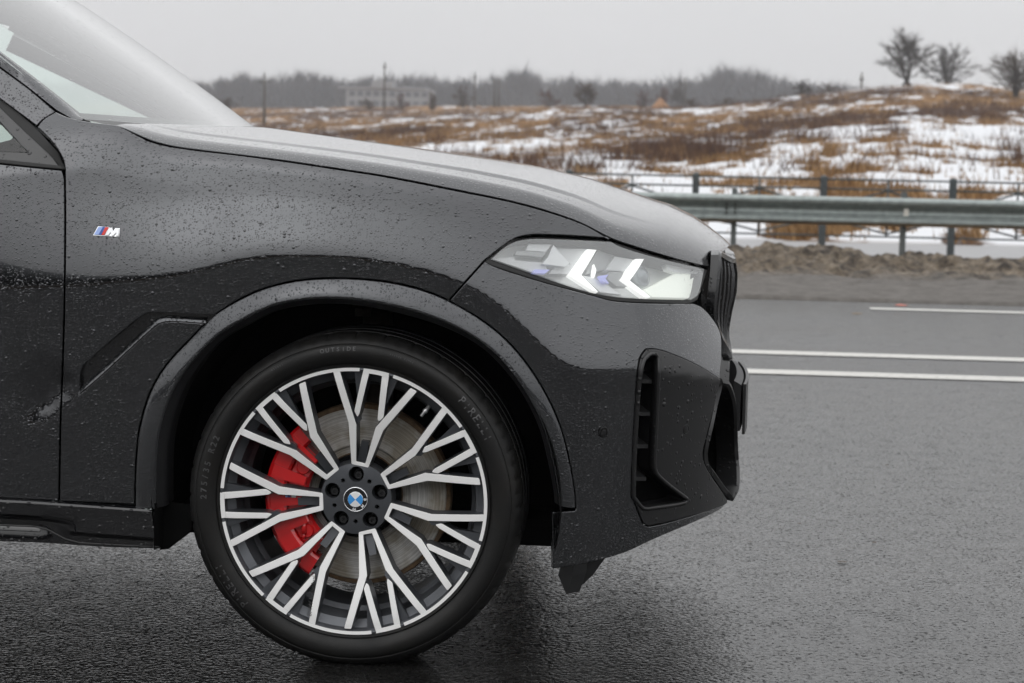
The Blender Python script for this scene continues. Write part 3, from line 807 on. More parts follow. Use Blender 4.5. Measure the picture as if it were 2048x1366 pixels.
# ---- tilt tables: how far the surface leans back between the shoulder line B (f=0) and the bonnet edge T (f=1)
def _tab(pts):
    f = np.linspace(-.2, 2.2, 1201)
    th = np.interp(f, [p[0] for p in pts], [p[1] for p in pts])
    k = np.hanning(23); k /= k.sum()
    th = np.convolve(np.pad(th, 11, mode='edge'), k, 'valid')
    g = np.concatenate([[0], np.cumsum((np.tan(np.radians(th[1:]))+np.tan(np.radians(th[:-1])))/2*np.diff(f))])
    return f, g-np.interp(0, f, g)
TAB_F = _tab([(-.2, -6), (-.02, -6), (.03, 12), (.12, 20), (.30, 27), (.48, 27), (.66, 19), (.86, 18), (.93, 30), (1., 38), (1.15, 50), (1.5, 62), (2.2, 70)])
TAB_D = _tab([(-.2, -6), (-.04, -4), (0, 1), (.2, 6), (.5, 12), (.70, 14), (.73, 25), (.9, 27), (1., 34), (1.15, 45), (1.5, 60), (2.2, 68)])
TAB_B = _tab([(-.2, -7), (-.01, -7), (.02, 16), (.12, 22), (.4, 23), (.7, 21), (1., 22), (1.2, 40), (2.2, 60)])
KT = [None, None]; KB = [None, None]
def Tz(u): return np.interp(u, *KT)
def Bz(u): return np.interp(u, *KB)
HOLE_B = None
def inset(u, z):
    T = Tz(u); B = Bz(u); H = T-B
    f = (z-B)/H
    x = np.interp(u, _pu, _pl[:, 0])
    wd = 1-sstep(-.95, -.15, x); wb = sstep(.16, .40, u)
    g = (1-wb)*((1-wd)*np.interp(f, *TAB_F) + wd*np.interp(f, *TAB_D)) + wb*np.interp(f, *TAB_B)
    up = H*g
    de = np.maximum(0, B-.2*H-z)                 # below the shoulder: slight tuck-under
    lowF = np.interp(de, [0, .25, .45, .8], [0, .028, .052, .09]) + np.interp(-.2, TAB_F[0], TAB_F[1])*0
    lowB = np.interp(de, [0, .10, .25, .40, .6], [0, .010, .024, .036, .055])
    low = (1-wb)*lowF + wb*lowB
    return up + low
POCKET = None
def pocket(x, z):
    """the scoop in the front of the door that carries on the line of the air outlet"""
    if POCKET is None: return 0*x
    (x0, z0), (x1, z1) = POCKET
    L_ = math.hypot(x1-x0, z1-z0); tx, tz = (x1-x0)/L_, (z1-z0)/L_
    if tz > 0: nx, nz = -tz, tx
    else: nx, nz = tz, -tx
    s = (x-x0)*nx + (z-z0)*nz
    t = (x-x0)*tx + (z-z0)*tz
    w = np.interp(s, [-.008, -.003, .003, .03, .040, .05, .13, .16], [0, .0001, .0010, .0105, .0126, .0120, .0015, 0])
    return w*sstep(-.02, .035, t)*(1-sstep(L_-.085, L_+.02, t))
def shell(u, z, off=0.):
    u = np.asarray(u, float); z = np.asarray(z, float)
    x, y, nx, ny = plan(u)
    d = inset(u, z) + pocket(x, z)
    P = np.stack([x-nx*d, y-ny*d, z+0*u], -1)
    if np.any(off != 0):
        P = P + shell_n(u, z)*np.asarray(off).reshape(-1, 1) if P.ndim == 2 else P + shell_n(u, z)*off
    return P
def shell_n(u, z):
    e = .0015
    du = shell(u+e, z)-shell(u-e, z); dz = shell(u, z+e)-shell(u, z-e)
    n = np.cross(du, dz)
    n /= np.linalg.norm(n, axis=-1, keepdims=True)+1e-12
    return n

_gu, _gz = np.meshgrid(np.linspace(-2.2, UMAX-.02, 420), np.linspace(.18, 1.34, 180), indexing='ij')
def unproj(px, off=0., tries=14):
    """pixel list -> (u,z) on the body surface"""
    px = np.asarray(px, float).reshape(-1, 2)
    gp = proj(shell(_gu.ravel(), _gz.ravel()))
    out = np.zeros_like(px)
    for i, p in enumerate(px):
        k = np.argmin(((gp-p)**2).sum(1))
        out[i] = _gu.ravel()[k], _gz.ravel()[k]
    e = .002
    for _ in range(tries):
        f0 = proj(shell(out[:, 0], out[:, 1], off))
        fu = (proj(shell(out[:, 0]+e, out[:, 1], off))-f0)/e
        fz = (proj(shell(out[:, 0], out[:, 1]+e, off))-f0)/e
        r = px-f0
        det = fu[:, 0]*fz[:, 1]-fu[:, 1]*fz[:, 0]
        det = np.where(np.abs(det) < 2e4, np.sign(det+1e-9)*2e4, det)
        du = (r[:, 0]*fz[:, 1]-r[:, 1]*fz[:, 0])/det
        dz = (fu[:, 0]*r[:, 1]-fu[:, 1]*r[:, 0])/det
        out[:, 0] += np.clip(du, -.05, .05); out[:, 1] += np.clip(dz, -.05, .05)
        out[:, 0] = np.clip(out[:, 0], -4, UMAX-.004)
    return out

PX_T = [(232, 248), (260, 261), (297, 280), (328, 289), (376, 297), (478, 309), (581, 323), (700, 341), (759, 350), (846, 366.5), (923, 382),
        (993, 396), (1052, 410), (1110, 427), (1169, 448.5), (1221.5, 478), (1241, 484), (1302, 503.5), (1375, 524), (1419, 534), (1440, 537)]
PX_B = [(-300, 578), (0, 575), (130, 571), (260, 560), (360, 549), (430, 533), (490, 517), (560, 512), (640, 511), (720, 517), (800, 529), (870, 546), (940, 572),
        (990, 602), (1040, 645), (1085, 693), (1125, 728), (1170, 740), (1230, 741), (1280, 741), (1350, 748), (1430, 760)]
# first guess on vertical planes, then settle on the surface itself
def _guess(px, ys):
    P = np.array([on_y(p[0], p[1], y) for p, y in zip(px, ys)])
    return P
def _set(K, uz, left, right):
    o = np.argsort(uz[:, 0]); uz = uz[o]
    U = np.concatenate([[-4.5, uz[0, 0]-.6], uz[:, 0], [uz[-1, 0]+.15, UMAX+.1]])
    Z = np.concatenate([[left, left], uz[:, 1], [right, right]])
    g = np.linspace(U[0], U[-1], 1600)
    cc = catmull(np.stack([U, Z], 1), .004); zz = np.interp(g, cc[:, 0], cc[:, 1])
    k = np.hanning(37); k /= k.sum()
    zz = np.convolve(np.pad(zz, 18, mode='edge'), k, 'valid')
    K[0], K[1] = g, zz
def _yx(px, inn):
    ys = []
    for p in px:
        x = -.35+(p[0]-706+0)/912.+.35
        ys.append(-(np.interp(np.clip(x, -3, .87), _pl[:, 0], _pl[:, 1])-inn))
    return ys
_pt = _guess(PX_T, _yx(PX_T, .08)); _pb = _guess(PX_B, _yx(PX_B, 0))
_set(KT, np.stack([u_at_x(_pt[:, 0]), _pt[:, 2]], 1), 1.12, .84)
_set(KB, np.stack([u_at_x(_pb[:, 0]), _pb[:, 2]], 1), .80, .66)
for _it in range(4):
    uzT = unproj(PX_T); uzB = unproj(PX_B)
    _set(KT, uzT, 1.12, uzT[-1, 1]-.01); _set(KB, uzB, .80, uzB[-1, 1])
_c = unproj([(166, 784), (62, 872)])
_p = shell(_c[:, 0], _c[:, 1])
POCKET = ((_p[0, 0], _p[0, 2]), (_p[1, 0], _p[1, 2]))

# ---- panels cut out of a surface
def runs(*rs, step=6.):
    """each run is smoothed; corners stay between runs"""
    out = []
    for r in rs:
        c = catmull(r, step)
        out.append(c if not out else c[1:] if np.allclose(c[0], out[-1][-1]) else c)
    c = np.concatenate(out)
    if np.allclose(c[0], c[-1]): c = c[:-1]
    return c
def resample(P, h):
    out = []
    for i in range(len(P)):
        a, b = P[i], P[(i+1) % len(P)]
        n = max(1, int(math.ceil(np.linalg.norm(b-a)/h)))
        out.append(a+(b-a)*(np.arange(n)/n)[:, None])
    return np.concatenate(out)
def area2(P): return .5*np.sum(P[:, 0]*np.roll(P[:, 1], -1)-np.roll(P[:, 0], -1)*P[:, 1])
def offset_poly(P, d):
    """inward offset of a counter-clockwise polygon"""
    e = np.roll(P, -1, 0)-P
    l = np.linalg.norm(e, axis=1)[:, None]+1e-12
    n = np.stack([-e[:, 1], e[:, 0]], 1)/l
    m = n+np.roll(n, 1, 0)
    m /= np.maximum(.35, (m**2).sum(1)[:, None]/2)
    return P+m*d
def dedupe(P, eps=.0006):
    keep = [0]
    for i in range(1, len(P)):
        if np.linalg.norm(P[i]-P[keep[-1]]) > eps: keep.append(i)
    if np.linalg.norm(P[keep[-1]]-P[0]) < eps: keep.pop()
    return P[keep]
def inside(P, q):
    x, y = q[:, 0], q[:, 1]
    c = np.zeros(len(q), bool)
    x1, y1 = P[:, 0], P[:, 1]; x2, y2 = np.roll(x1, -1), np.roll(y1, -1)
    for a, b, e, f in zip(x1, y1, x2, y2):
        if b == f: continue
        m = (b > y) != (f > y)
        c ^= m & (x < (e-a)*(y-b)/(f-b)+a)
    return c
def bdist(P, q, chunk=4000):
    a = P; b = np.roll(P, -1, 0); ab = b-a; l2 = (ab**2).sum(1)+1e-15
    out = np.empty(len(q))
    for s in range(0, len(q), chunk):
        w = q[s:s+chunk, None, :]-a[None]
        t = np.clip((w*ab[None]).sum(2)/l2, 0, 1)
        out[s:s+chunk] = np.sqrt(((w-ab[None]*t[:, :, None])**2).sum(2)).min(1)
    return out
def cut(name, poly, mats, parent, holes=(), h=.012, gap=.002, bev=.0022, drop=.0012, flange=.016, off=0., surf=None, nfun=None, bound_h=.010, flange_mat=0, smooth=True):
    """a panel with rounded-over, returned edges, cut out of surface surf(u,z,off)"""
    surf = surf or shell; nfun = nfun or shell_n
    loops = []
    for k, P in enumerate([poly]+list(holes)):
        P = np.asarray(P, float)
        if area2(P) < 0: P = P[::-1]
        P = dedupe(P)
        if k == 0: P0 = offset_poly(P, gap); P1 = offset_poly(P, gap+bev)
        else: P0 = offset_poly(P, -gap); P1 = offset_poly(P, -gap-bev)
        P = dedupe(P)
        # resample consistently
        R0, R1 = [], []
        n = len(P0)
        for i in range(n):
            j = (i+1) % n
            m = max(1, int(math.ceil(np.linalg.norm(P0[j]-P0[i])/bound_h)))
            t = (np.arange(m)/m)[:, None]
            R0.append(P0[i]+(P0[j]-P0[i])*t); R1.append(P1[i]+(P1[j]-P1[i])*t)
        loops.append((np.concatenate(R0), np.concatenate(R1)))
    o = loops[0][1]
    lo, hi = o.min(0), o.max(0)
    g = np.stack(np.meshgrid(np.arange(lo[0], hi[0], h), np.arange(lo[1], hi[1], h), indexing='ij'), -1)
    g[:, 1::2, 0] += h/2
    g = g.reshape(-1, 2)
    m = inside(o, g)
    for l in loops[1:]: m &= ~inside(l[1], g)
    g = g[m]
    if len(g):
        d = np.min([bdist(l[1], g) for l in loops], 0)
        g = g[d > h*.55]
    pts = [l[1] for l in loops]
    edges = []; b = 0
    for p in pts:
        n = len(p); edges += [(b+i, b+(i+1) % n) for i in range(n)]; b += n
    allp = np.concatenate(pts+[g]) if len(g) else np.concatenate(pts)
    r = delaunay_2d_cdt([Vector(p) for p in allp], edges, [], 0, 1e-7)
    vv = np.array([tuple(v) for v in r[0]]); tri = np.array([f for f in r[2]])
    cen = vv[tri].mean(1)
    m = inside(o, cen)
    for l in loops[1:]: m &= ~inside(l[1], cen)
    tri = tri[m]
    a2 = np.cross(vv[tri[:, 1]]-vv[tri[:, 0]], vv[tri[:, 2]]-vv[tri[:, 0]])
    tri = np.where((a2 > 0)[:, None], tri, tri[:, ::-1])
    V = surf(vv[:, 0], vv[:, 1], np.full(len(vv), off)); Nn = nfun(vv[:, 0], vv[:, 1])
    V = list(V); Nn = list(Nn); F = [tuple(t) for t in tri]; MI = [0]*len(F)
    for k, (R0, R1) in enumerate(loops):
        n = len(R0)
        p1 = surf(R1[:, 0], R1[:, 1], np.full(n, off)); n1 = nfun(R1[:, 0], R1[:, 1])
        p0 = surf(R0[:, 0], R0[:, 1], np.full(n, off))-n1*drop
        tan = p0-p1; tan -= n1*(tan*n1).sum(1)[:, None]; tan /= np.linalg.norm(tan, axis=1)[:, None]+1e-12
        q = p0-n1*flange
        b = len(V)
        nb = n1*.6+tan*.8; nb /= np.linalg.norm(nb, axis=1)[:, None]
        V += list(p1)+list(p0)+list(p0)+list(q)
        Nn += list(n1)+list(nb)+list(tan)+list(tan)
        for i in range(n):
            j = (i+1) % n
            fs = [(b+i, b+n+i, b+n+j, b+j), (b+2*n+i, b+3*n+i, b+3*n+j, b+2*n+j)]
            if k > 0: pass
            fs = [f[::-1] if k > 0 else f for f in fs]
            F += [f for f in fs]; MI += [0, flange_mat]
    return mesh_ob(name, np.array(V), F, mats, parent, smooth, np.array(Nn), MI)

def UZ(px, off=0.): return unproj(px, off)
def mirror(o, name=None):
    """the same part on the far side of the car"""
    src = o.data
    co = np.empty(len(src.vertices)*3); src.vertices.foreach_get('co', co); co = co.reshape(-1, 3)*np.array([1, -1, 1])
    f = [tuple(p.vertices)[::-1] for p in src.polygons]
    mi = [p.material_index for p in src.polygons]
    c = mesh_ob(name or o.name.split('.')[0], co, f, list(src.materials), o.parent, True, None, mi)
    c.data.set_sharp_from_angle(angle=rad(40))
    c.location = (o.location.x, -o.location.y, o.location.z)
    return c
# ---- outlines shared between panels (photo pixels of the near side, laid onto the body surface)
ARCH_OUT = [(270, 1016), (271, 960), (273, 915), (281, 849), (304, 778), (334, 729), (380, 679), (427, 632), (474, 602), (530, 577), (600, 561), (690, 557), (780, 565),
            (850, 582), (900, 603), (960, 638), (1010, 678), (1055, 730), (1095, 795), (1122, 858), (1140, 930), (1149, 985), (1151, 1016)]
JOINT = [(970, 521), (935, 560), (898, 602)]
DOORGAP = [(129, 338), (130, 420), (129, 560), (126, 700), (121, 830), (118, 1003)]
i0 = ARCH_OUT.index((427, 632)); i1 = ARCH_OUT.index((900, 603))
A_LINE = [(428, 632), (340, 628), (300, 627), (287, 632), (200, 703), (168, 732), (163, 745), (160, 778)]
B_LINE = [(160, 786), (200, 752), (300, 660), (318, 646), (335, 642), (370, 643), (412, 646)]
fender_px = runs([(112, 222), (135, 232), (175, 241), (232, 248)], PX_T[:16], [(1221.5, 478), (1180, 475), (1110, 471), (1060, 471), (1030, 478), (1004, 495), (970, 521)],
                 JOINT, ARCH_OUT[i0:i1+1][::-1][:-1]+[(428, 632)], [(428, 632), (340, 628), (300, 627)], [(300, 627), (287, 632), (200, 703), (168, 732)],
                 [(168, 732), (163, 745), (160, 786)], [(160, 786), (200, 752), (300, 660), (318, 646)], [(318, 646), (335, 642), (412, 646)],
                 [(412, 646), (380, 679), (334, 729), (304, 778), (281, 849), (273, 915), (271, 960), (270, 1010)], [(270, 1010), (118, 1003)], DOORGAP[::-1],
                 [(129, 338), (126, 322), (112, 296), (90, 270), (73, 254)], [(73, 254), (86, 238), (112, 222)])
fender = cut('front_fender', UZ(fender_px), [M_PAINT, M_BLACK], CAR, h=.011)
# recessed air outlet behind the wheel arch
_o = np.array([(430, 628), (300, 623), (283, 630), (163, 728), (157, 745), (155, 792), (165, 792), (320, 652), (420, 652)], float)
def outlet_off(u, z): return 0
_bl = UZ(catmull(B_LINE, 8.)); _bu2 = UZ(catmull([(p[0]-4, p[1]-8) for p in B_LINE], 8.)); _n = min(len(_bl), len(_bu2))
_lip = MB(); _lip.add(np.concatenate([shell(_bl[:_n, 0], _bl[:_n, 1], np.full(_n, .0006)), shell(_bu2[:_n, 0], _bu2[:_n, 1], np.full(_n, -.008)), shell(_bu2[:_n, 0], _bu2[:_n, 1], np.full(_n, -.016))]), [(k*_n+i, (k+1)*_n+i, (k+1)*_n+i+1, k*_n+i+1) for k in range(2) for i in range(_n-1)])
_lip.build('outlet_lip', [M_PAINT], CAR, sharp=40)
ao = cut('air_outlet', UZ(_o), [M_GLOSSBLK], CAR, h=.012, gap=0, off=-.014, flange=.003)

bumper_px = runs(JOINT[::-1], [(970, 521), (985, 530), (1082, 562), (1192, 592), (1228, 601), (1326, 606), (1387, 606)], [(1387, 606), (1402, 612), (1425, 636), (1441, 666), (1444, 700), (1440, 759)],
                 [(1440, 759), (1400, 734), (1350, 711), (1312, 699), (1292, 699)], [(1292, 699), (1282, 712), (1276, 740), (1270, 860), (1263, 985)], [(1263, 985), (1272, 1012), (1287, 1048)],
                 [(1287, 1048), (1295, 1052), (1370, 1035), (1452, 1006)], [(1452, 1006), (1446, 1016), (1300, 1083), (1250, 1106), (1175, 1127), (1105, 1139)], [(1105, 1139), (1103, 1024)], [(1103, 1024), (1150, 1021)],
                 [(1151, 1016), (1149, 985), (1140, 930), (1122, 858), (1095, 795), (1055, 730), (1010, 678), (960, 638), (898, 602)])
bumper = cut('front_bumper', UZ(bumper_px), [M_PAINT, M_BLACK], CAR, h=.011, gap=.0015)

VENT = runs([(1300, 708), (1311, 709)], [(1311, 709), (1315, 716), (1314, 790), (1308, 925)], [(1308, 925), (1311, 944), (1330, 964), (1374, 998)], [(1374, 998), (1370, 1004), (1292, 1018)],
            [(1292, 1018), (1284, 1016), (1266, 995)], [(1266, 995), (1267, 930), (1280, 745), (1288, 718), (1300, 708)])
vent_uz = UZ(VENT)
trim_px = runs([(1292, 699), (1312, 699), (1350, 711), (1400, 734), (1440, 759)], [(1440, 759), (1434, 783), (1412, 870), (1404, 905), (1407, 926), (1453, 1000)], [(1453, 1000), (1452, 1006), (1370, 1035), (1295, 1052)],
               [(1295, 1052), (1287, 1048), (1272, 1012), (1263, 985)], [(1263, 985), (1270, 860), (1276, 740), (1282, 712), (1292, 699)])
trim = cut('bumper_trim', UZ(trim_px), [M_MATTE, M_BLACK], CAR, holes=[vent_uz], h=.012, gap=.0008, off=.003, flange=.03)
# vent: bead round the opening, dark duct behind, four fins
vb = MB()
_vp = resample(vent_uz, .012)
_P = shell(_vp[:, 0], _vp[:, 1], np.full(len(_vp), .003)); _Nn = shell_n(_vp[:, 0], _vp[:, 1])
vb.sweep(_P, [(-.004, -.02), (.004, -.02), (.005, .001), (.003, .004), (-.001, .004), (-.004, .001)], True, up=lambda i: Vector(_Nn[i]))
vent = vb.build('air_vent', [M_MATTE], CAR)
cut('duct', vent_uz, [M_VOID], vent, h=.02, gap=-.004, off=-.055, flange=.001, bev=.001)
_dw = MB(); _n = len(_vp)
_Q = shell(_vp[:, 0], _vp[:, 1], np.full(_n, -.056))
_dw.add(list(_P-_Nn*.015)+list(_Q), [(i, _n+i, _n+(i+1) % _n, (i+1) % _n) for i in range(_n)])
_dw.build('duct_wall', [M_BLACK], vent)
for (xa, xb, y) in [(1281, 1309, 765), (1276, 1306, 830), (1271, 1302, 895), (1267, 1298, 960)]:
    uz = UZ([(xa, y), (xb, y)])
    a = shell(uz[:, 0], uz[:, 1], np.array([-.012, -.010])); b_ = shell(uz[:, 0], uz[:, 1], np.array([-.052, -.052]))
    up_ = np.array([0, 0, .0042])
    fb = MB()
    fb.add([a[0]-up_, a[1]-up_, b_[1]-up_, b_[0]-up_, a[0]+up_, a[1]+up_, b_[1]+up_+np.array([0, 0, .012]), b_[0]+up_+np.array([0, 0, .012])],
           [(3, 2, 1, 0), (4, 5, 6, 7), (0, 1, 5, 4), (1, 2, 6, 5), (2, 3, 7, 6), (3, 0, 4, 7)])
    fb.build('fin', [M_MATTE], vent, smooth=False)
# parking sensors
for (px, py, r) in [(1206, 864, .0125), (1370, 858, .0115)]:
    u0_, z0_ = UZ([(px, py)])[0]
    an = np.linspace(0, 2*math.pi, 28, endpoint=False)
    sb = MB(); rings = []
    for rr, of in [(r*1.0, .0), (r*1.0, .0035), (r*.86, .0040), (r*.80, .0018), (r*.66, .0018), (r*.62, .0035), (r*.1, .0040)]:
        rings.append(shell(u0_+np.cos(an)*rr*.9, z0_+np.sin(an)*rr, np.full(28, of)))
    F_ = []
    for k in range(len(rings)-1):
        for i in range(28):
            F_.append((k*28+i, k*28+(i+1) % 28, (k+1)*28+(i+1) % 28, (k+1)*28+i))
    F_.append(tuple(6*28+i for i in range(28)))
    sb.add(np.concatenate(rings), F_)
    sb.build('parking_sensor', [M_MATTE], CAR, sharp=40)

# doors and rear body (mostly left of the frame)
def XZ(P): 
    P = np.asarray(P, float); return np.stack([u_at_x(P[:, 0]), P[:, 1]], 1)
_e = UZ([(125, 339), (0, 326), (118, 1003), (0, 997)])
_bz = _e[1, 1]; _sz = _e[3, 1]; _bu = _e[1, 0]
dgap = UZ(runs(DOORGAP, step=20))
door_p = np.concatenate([dgap[::-1][:-1], [_e[0], _e[1], (_bu-.3, _bz-.004), (-1.80, _bz-.006), (-1.82, .9), (-1.82, _sz+.03)], [(_bu-.3, _sz+.01), _e[3]]])
door = cut('front_door', door_p, [M_PAINT, M_BLACK], CAR, h=.0095)
rdoor = cut('rear_door', np.array([(-1.82, _sz+.03), (-1.82, .9), (-1.80, _bz-.006), (-2.5, _bz+.02), (-2.62, .95), (-2.5, .62), (-2.42, _sz+.04)]), [M_PAINT, M_BLACK], CAR, h=.04)
_an = np.linspace(0, math.pi, 22)
_ra = np.stack([-2.975+.43*np.cos(_an), .365+.43*np.sin(_an)], 1)
quarter = cut('rear_quarter', np.concatenate([[(-2.42, _sz+.04), (-2.5, .62), (-2.62, .95), (-2.5, _bz+.02), (-3.6, _bz+.06), (-4.0, _bz-.02), (-4.12, .8), (-4.1, .35), (-3.45, .28)], _ra[::-1]]), [M_PAINT, M_BLACK], CAR, h=.05)

# ---- sill
SILL_T = [(-1100, 962), (0, 997), (118, 1004), (319, 1019)]
def edge3(px, off): 
    uz = UZ(px); return shell(uz[:, 0], uz[:, 1], np.full(len(uz), off))
st = edge3([(0, 997), (60, 1000), (118, 1004), (220, 1011), (319, 1018)], 0)
_x = np.concatenate([[-2.42, -1.9, -1.4, -1.0], st[:, 0]])
_zt = np.concatenate([[st[0, 2]+.01]*4, st[:, 2]])
_y0 = np.concatenate([[st[0, 1]]*4, st[:, 1]])
# section from the top ledge outwards, over the bright crown and down to the lower edge
_prof = [(.012, .003), (-.016, .000), (-.0195, -.004), (-.020, -.030), (-.012, -.040), (.010, -.048), (.012, -.062), (.004, -.075), (.004, -.10), (.09, -.105)]
rows = []
zb = np.array([on_y(p[0], p[1], -.965)[2] for p in [(0, 1084), (60, 1086), (100, 1088), (150, 1092), (220, 1096), (319, 1099)]])
xb = np.array([on_y(p[0], p[1], -.965)[0] for p in [(0, 1084), (60, 1086), (100, 1088), (150, 1092), (220, 1096), (319, 1099)]])
xs = np.concatenate([np.linspace(-2.45, -.9, 12), np.linspace(-.85, st[-1, 0], 40)])
for x in xs:
    zt = np.interp(x, _x, _zt); y0 = np.interp(x, _x, _y0); z1 = np.interp(x, xb, zb)
    k = sstep(-.72, -.60, x)          # the bright channel fades out towards the wheel
    row = []
    for i, (a, c) in enumerate(_prof):
        aa = a
        if i in (3, 4, 5, 6): aa = a*(1-k)+(-.017)*k
        cc = c if i < 8 else None
        zz = zt+c if i < 8 else (z1-.006 if i == 8 else z1-.008)
        row.append((x, y0+aa, zz))
    rows.append(row)
sm = MB(); nr = len(_prof)
sm.add([p for r in rows for p in r], [(i*nr+k, i*nr+k+1, (i+1)*nr+k+1, (i+1)*nr+k) for i in range(len(rows)-1) for k in range(nr-1)])
sill = sm.build('side_sill', [M_GLOSSBLK], CAR, sharp=38)
lb = MB()
_ln = [on_y(p[0], p[1], -.968) for p in [(-600, 1047), (0, 1050), (70, 1053), (95, 1059), (130, 1078), (160, 1086), (230, 1090), (318, 1094)]]
lb.tube(_ln, .0022, 6)
lb.build('sill_edge', [M_MATTE], sill)
# end face of the sill at the wheel and the black liner corner
eb = MB()
xe = st[-1, 0]
eb.add([(xe, -.975, .335), (xe, -.975, zb[-1]), (xe, -.80, zb[-1]-.01), (xe, -.80, .40)], [(0, 1, 2, 3)])
_q = [on_y(p[0], p[1], -.90) for p in [(320, 1000), (320, 1100), (337, 1098), (383, 1060), (386, 1010)]]
eb.add([tuple(p) for p in _q]+[(p[0], -.70, p[2]) for p in _q], [(0, 1, 2, 3, 4), (1, 6, 7, 2), (2, 7, 8, 3), (3, 8, 9, 4)])
eb.build('liner_corner', [M_VOID], CAR, smooth=False)

# ---- wheel arch trim: a band that leans outwards, with a dark lip turned in below it
ARCH_IN = [(319, 1021), (320, 980), (326, 893), (345, 822), (378, 755), (439, 685), (500, 648), (558, 621), (634, 609), (700, 610), (761, 620), (830, 637), (900, 662), (950, 690),
           (985, 720), (1035, 784), (1071, 859), (1090, 937), (1100, 998), (1102, 1021)]
def by_len(P, n):
    P = catmull(P, 3.); l = np.concatenate([[0], np.cumsum(np.linalg.norm(np.diff(P, axis=0), axis=1))]); l /= l[-1]
    t = np.linspace(0, 1, n); return np.stack([np.interp(t, l, P[:, 0]), np.interp(t, l, P[:, 1])], 1)
nA = 150
ao_uz = UZ(by_len(ARCH_OUT, nA)); pO = shell(ao_uz[:, 0], ao_uz[:, 1])
ai = by_len(ARCH_IN, nA)
# inner edge sits on its own plane, a little proud of the body
pI = np.array([on_y(a, b, -.988) for a, b in ai])
nO = shell_n(ao_uz[:, 0], ao_uz[:, 1])
dirI = pI-pO; dirI[:, 1] = 0; wI = np.linalg.norm(dirI, axis=1); dirI /= wI[:, None]
rows = []
for s, o_ in [(.02, -.010), (.02, .0015), (.05, .0035), (.16, .0085), (.34, .0145), (.52, .0195), (.66, .0225), (.72, .0225), (.77, .0195), (.82, .012), (.92, .005), (.985, -.002), (1.0, -.010)]:
    base = pO+dirI*(wI*s)[:, None]
    yb = pO[:, 1]
    base[:, 1] = yb-o_
    rows.append(base)
rows.append(rows[-1]+np.array([0, .07, 0])+dirI*(-.004))
am = MB(); nr = len(rows)
A_ = np.stack(rows, 1).reshape(-1, 3)
am.add(A_, [(i*nr+k, (i+1)*nr+k, (i+1)*nr+k+1, i*nr+k+1) for i in range(nA-1) for k in range(nr-1)])
for i in range(len(am.m)): am.m[i] = 1 if (i % (nr-1)) >= 8 else 0
arch = am.build('wheel_arch_trim', [M_ARCH, M_LIP], CAR, sharp=50)

# wheel housing behind the arch
hb = MB(); R_ = .475
an = np.linspace(rad(-13), rad(193), 40)
cx, cz = .0, .365
for y0_, y1_, r0_, r1_ in [(-.955, -.60, .455, .455)]:
    v = [(cx+r0_*math.cos(a), y0_, cz+r0_*math.sin(a)) for a in an]+[(cx+r1_*math.cos(a), y1_, cz+r1_*math.sin(a)) for a in an]
    hb.add(v, [(i, i+1, 40+i+1, 40+i) for i in range(39)])
v = [(cx+.455*math.cos(a), -.60, cz+.455*math.sin(a)) for a in an]
hb.add(v, [tuple(range(40))])
housing = hb.build('wheel_housing', [M_VOID], CAR)
sp = MB()
sp.box((-.02, -.72, .80), (.05, .04, .05)); sp.box((-.02, -.74, .765), (.035, .02, .02))
sp.tube([(0, -.80, .365), (0, -.62, .37)], .06, 20)
sp.tube([(.02, -.74, .46), (.0, -.66, .80)], .035, 14)
sp.tube([(-.05, -.78, .28), (-.2, -.45, .26)], .022, 10); sp.tube([(.07, -.78, .28), (.2, -.45, .27)], .022, 10)
susp = sp.build('suspension', [simple('grimy_metal', (.10, .085, .07), .6, .4, bump=(60, .002), var=.4)], CAR)
# ---- bonnet
SIL = [(490, 256), (600, 271), (700, 285.5), (788, 298), (876, 311), (993, 328), (1081, 343), (1169, 363.5), (1257, 393), (1300, 407.5), (1340, 419), (1388, 442), (1420, 463), (1452, 488), (1467, 503)]
_sp = np.array([on_y(a, b, -.2) for a, b in SIL])
def zsil(x): return np.interp(x, _sp[:, 0], _sp[:, 2])
_w = np.linspace(0, 1.2, 2401)
_sl = np.interp(_w, [0, .02, .034, .048, .112, .118, .130, .142, 1.2], [1.05, .80, .50, .15, .15, .42, .42, .02, .0])
_kk = np.hanning(17); _kk /= _kk.sum()
_sl = np.convolve(np.pad(_sl, 8, mode='edge'), _kk, 'valid')
_hz = np.concatenate([[0], np.cumsum((_sl[1:]+_sl[:-1])/2*np.diff(_w))])
uA, uB = UZ([(232, 248)])[0, 0], UZ([(1438, 536.5)])[0, 0]
def hood(s, v):
    """s 0..1 rear to front along the edge, v 0..1 near edge to centre line"""
    u = uA+(uB-uA)*s
    E = shell(u, Tz(u))
    xc = E[..., 0]+.135*(1-sstep(0, .34, s))+.030*sstep(.72, 1., s)
    zc = np.maximum(zsil(np.minimum(xc, .835))+.004, E[..., 2]+.006)
    wd = np.hypot(E[..., 1], xc-E[..., 0])
    w = v*wd
    D = zc-E[..., 2]
    k = 1-sstep(.50, .78, s)
    feat = np.interp(w, _w, _hz)*k*.92 + (1-k)*.030*(1-np.exp(-w/.035))
    fe = np.interp(wd, _w, _hz)*k*.92+(1-k)*.030*(1-np.exp(-wd/.035))
    ra_ = np.clip(D/(fe+1e-6)*.95, 0, 1); feat = feat*ra_; fe = fe*ra_
    p = 2.0+1.2*(1-k)
    z = E[..., 2]+feat+(D-fe)*(1-(1-v)**p)
    x = E[..., 0]+(xc-E[..., 0])*(1-(1-v)**1.7)
    y = E[..., 1]*(1-v)
    return np.stack([x, y, z], -1)
nS, nV = 170, 120
ss = np.linspace(0, 1, nS)
vv = np.concatenate([np.linspace(0, .25, 70, endpoint=False), np.linspace(.25, 1, nV-70)])
S_, V_ = np.meshgrid(ss, vv, indexing='ij')
eps = .0015
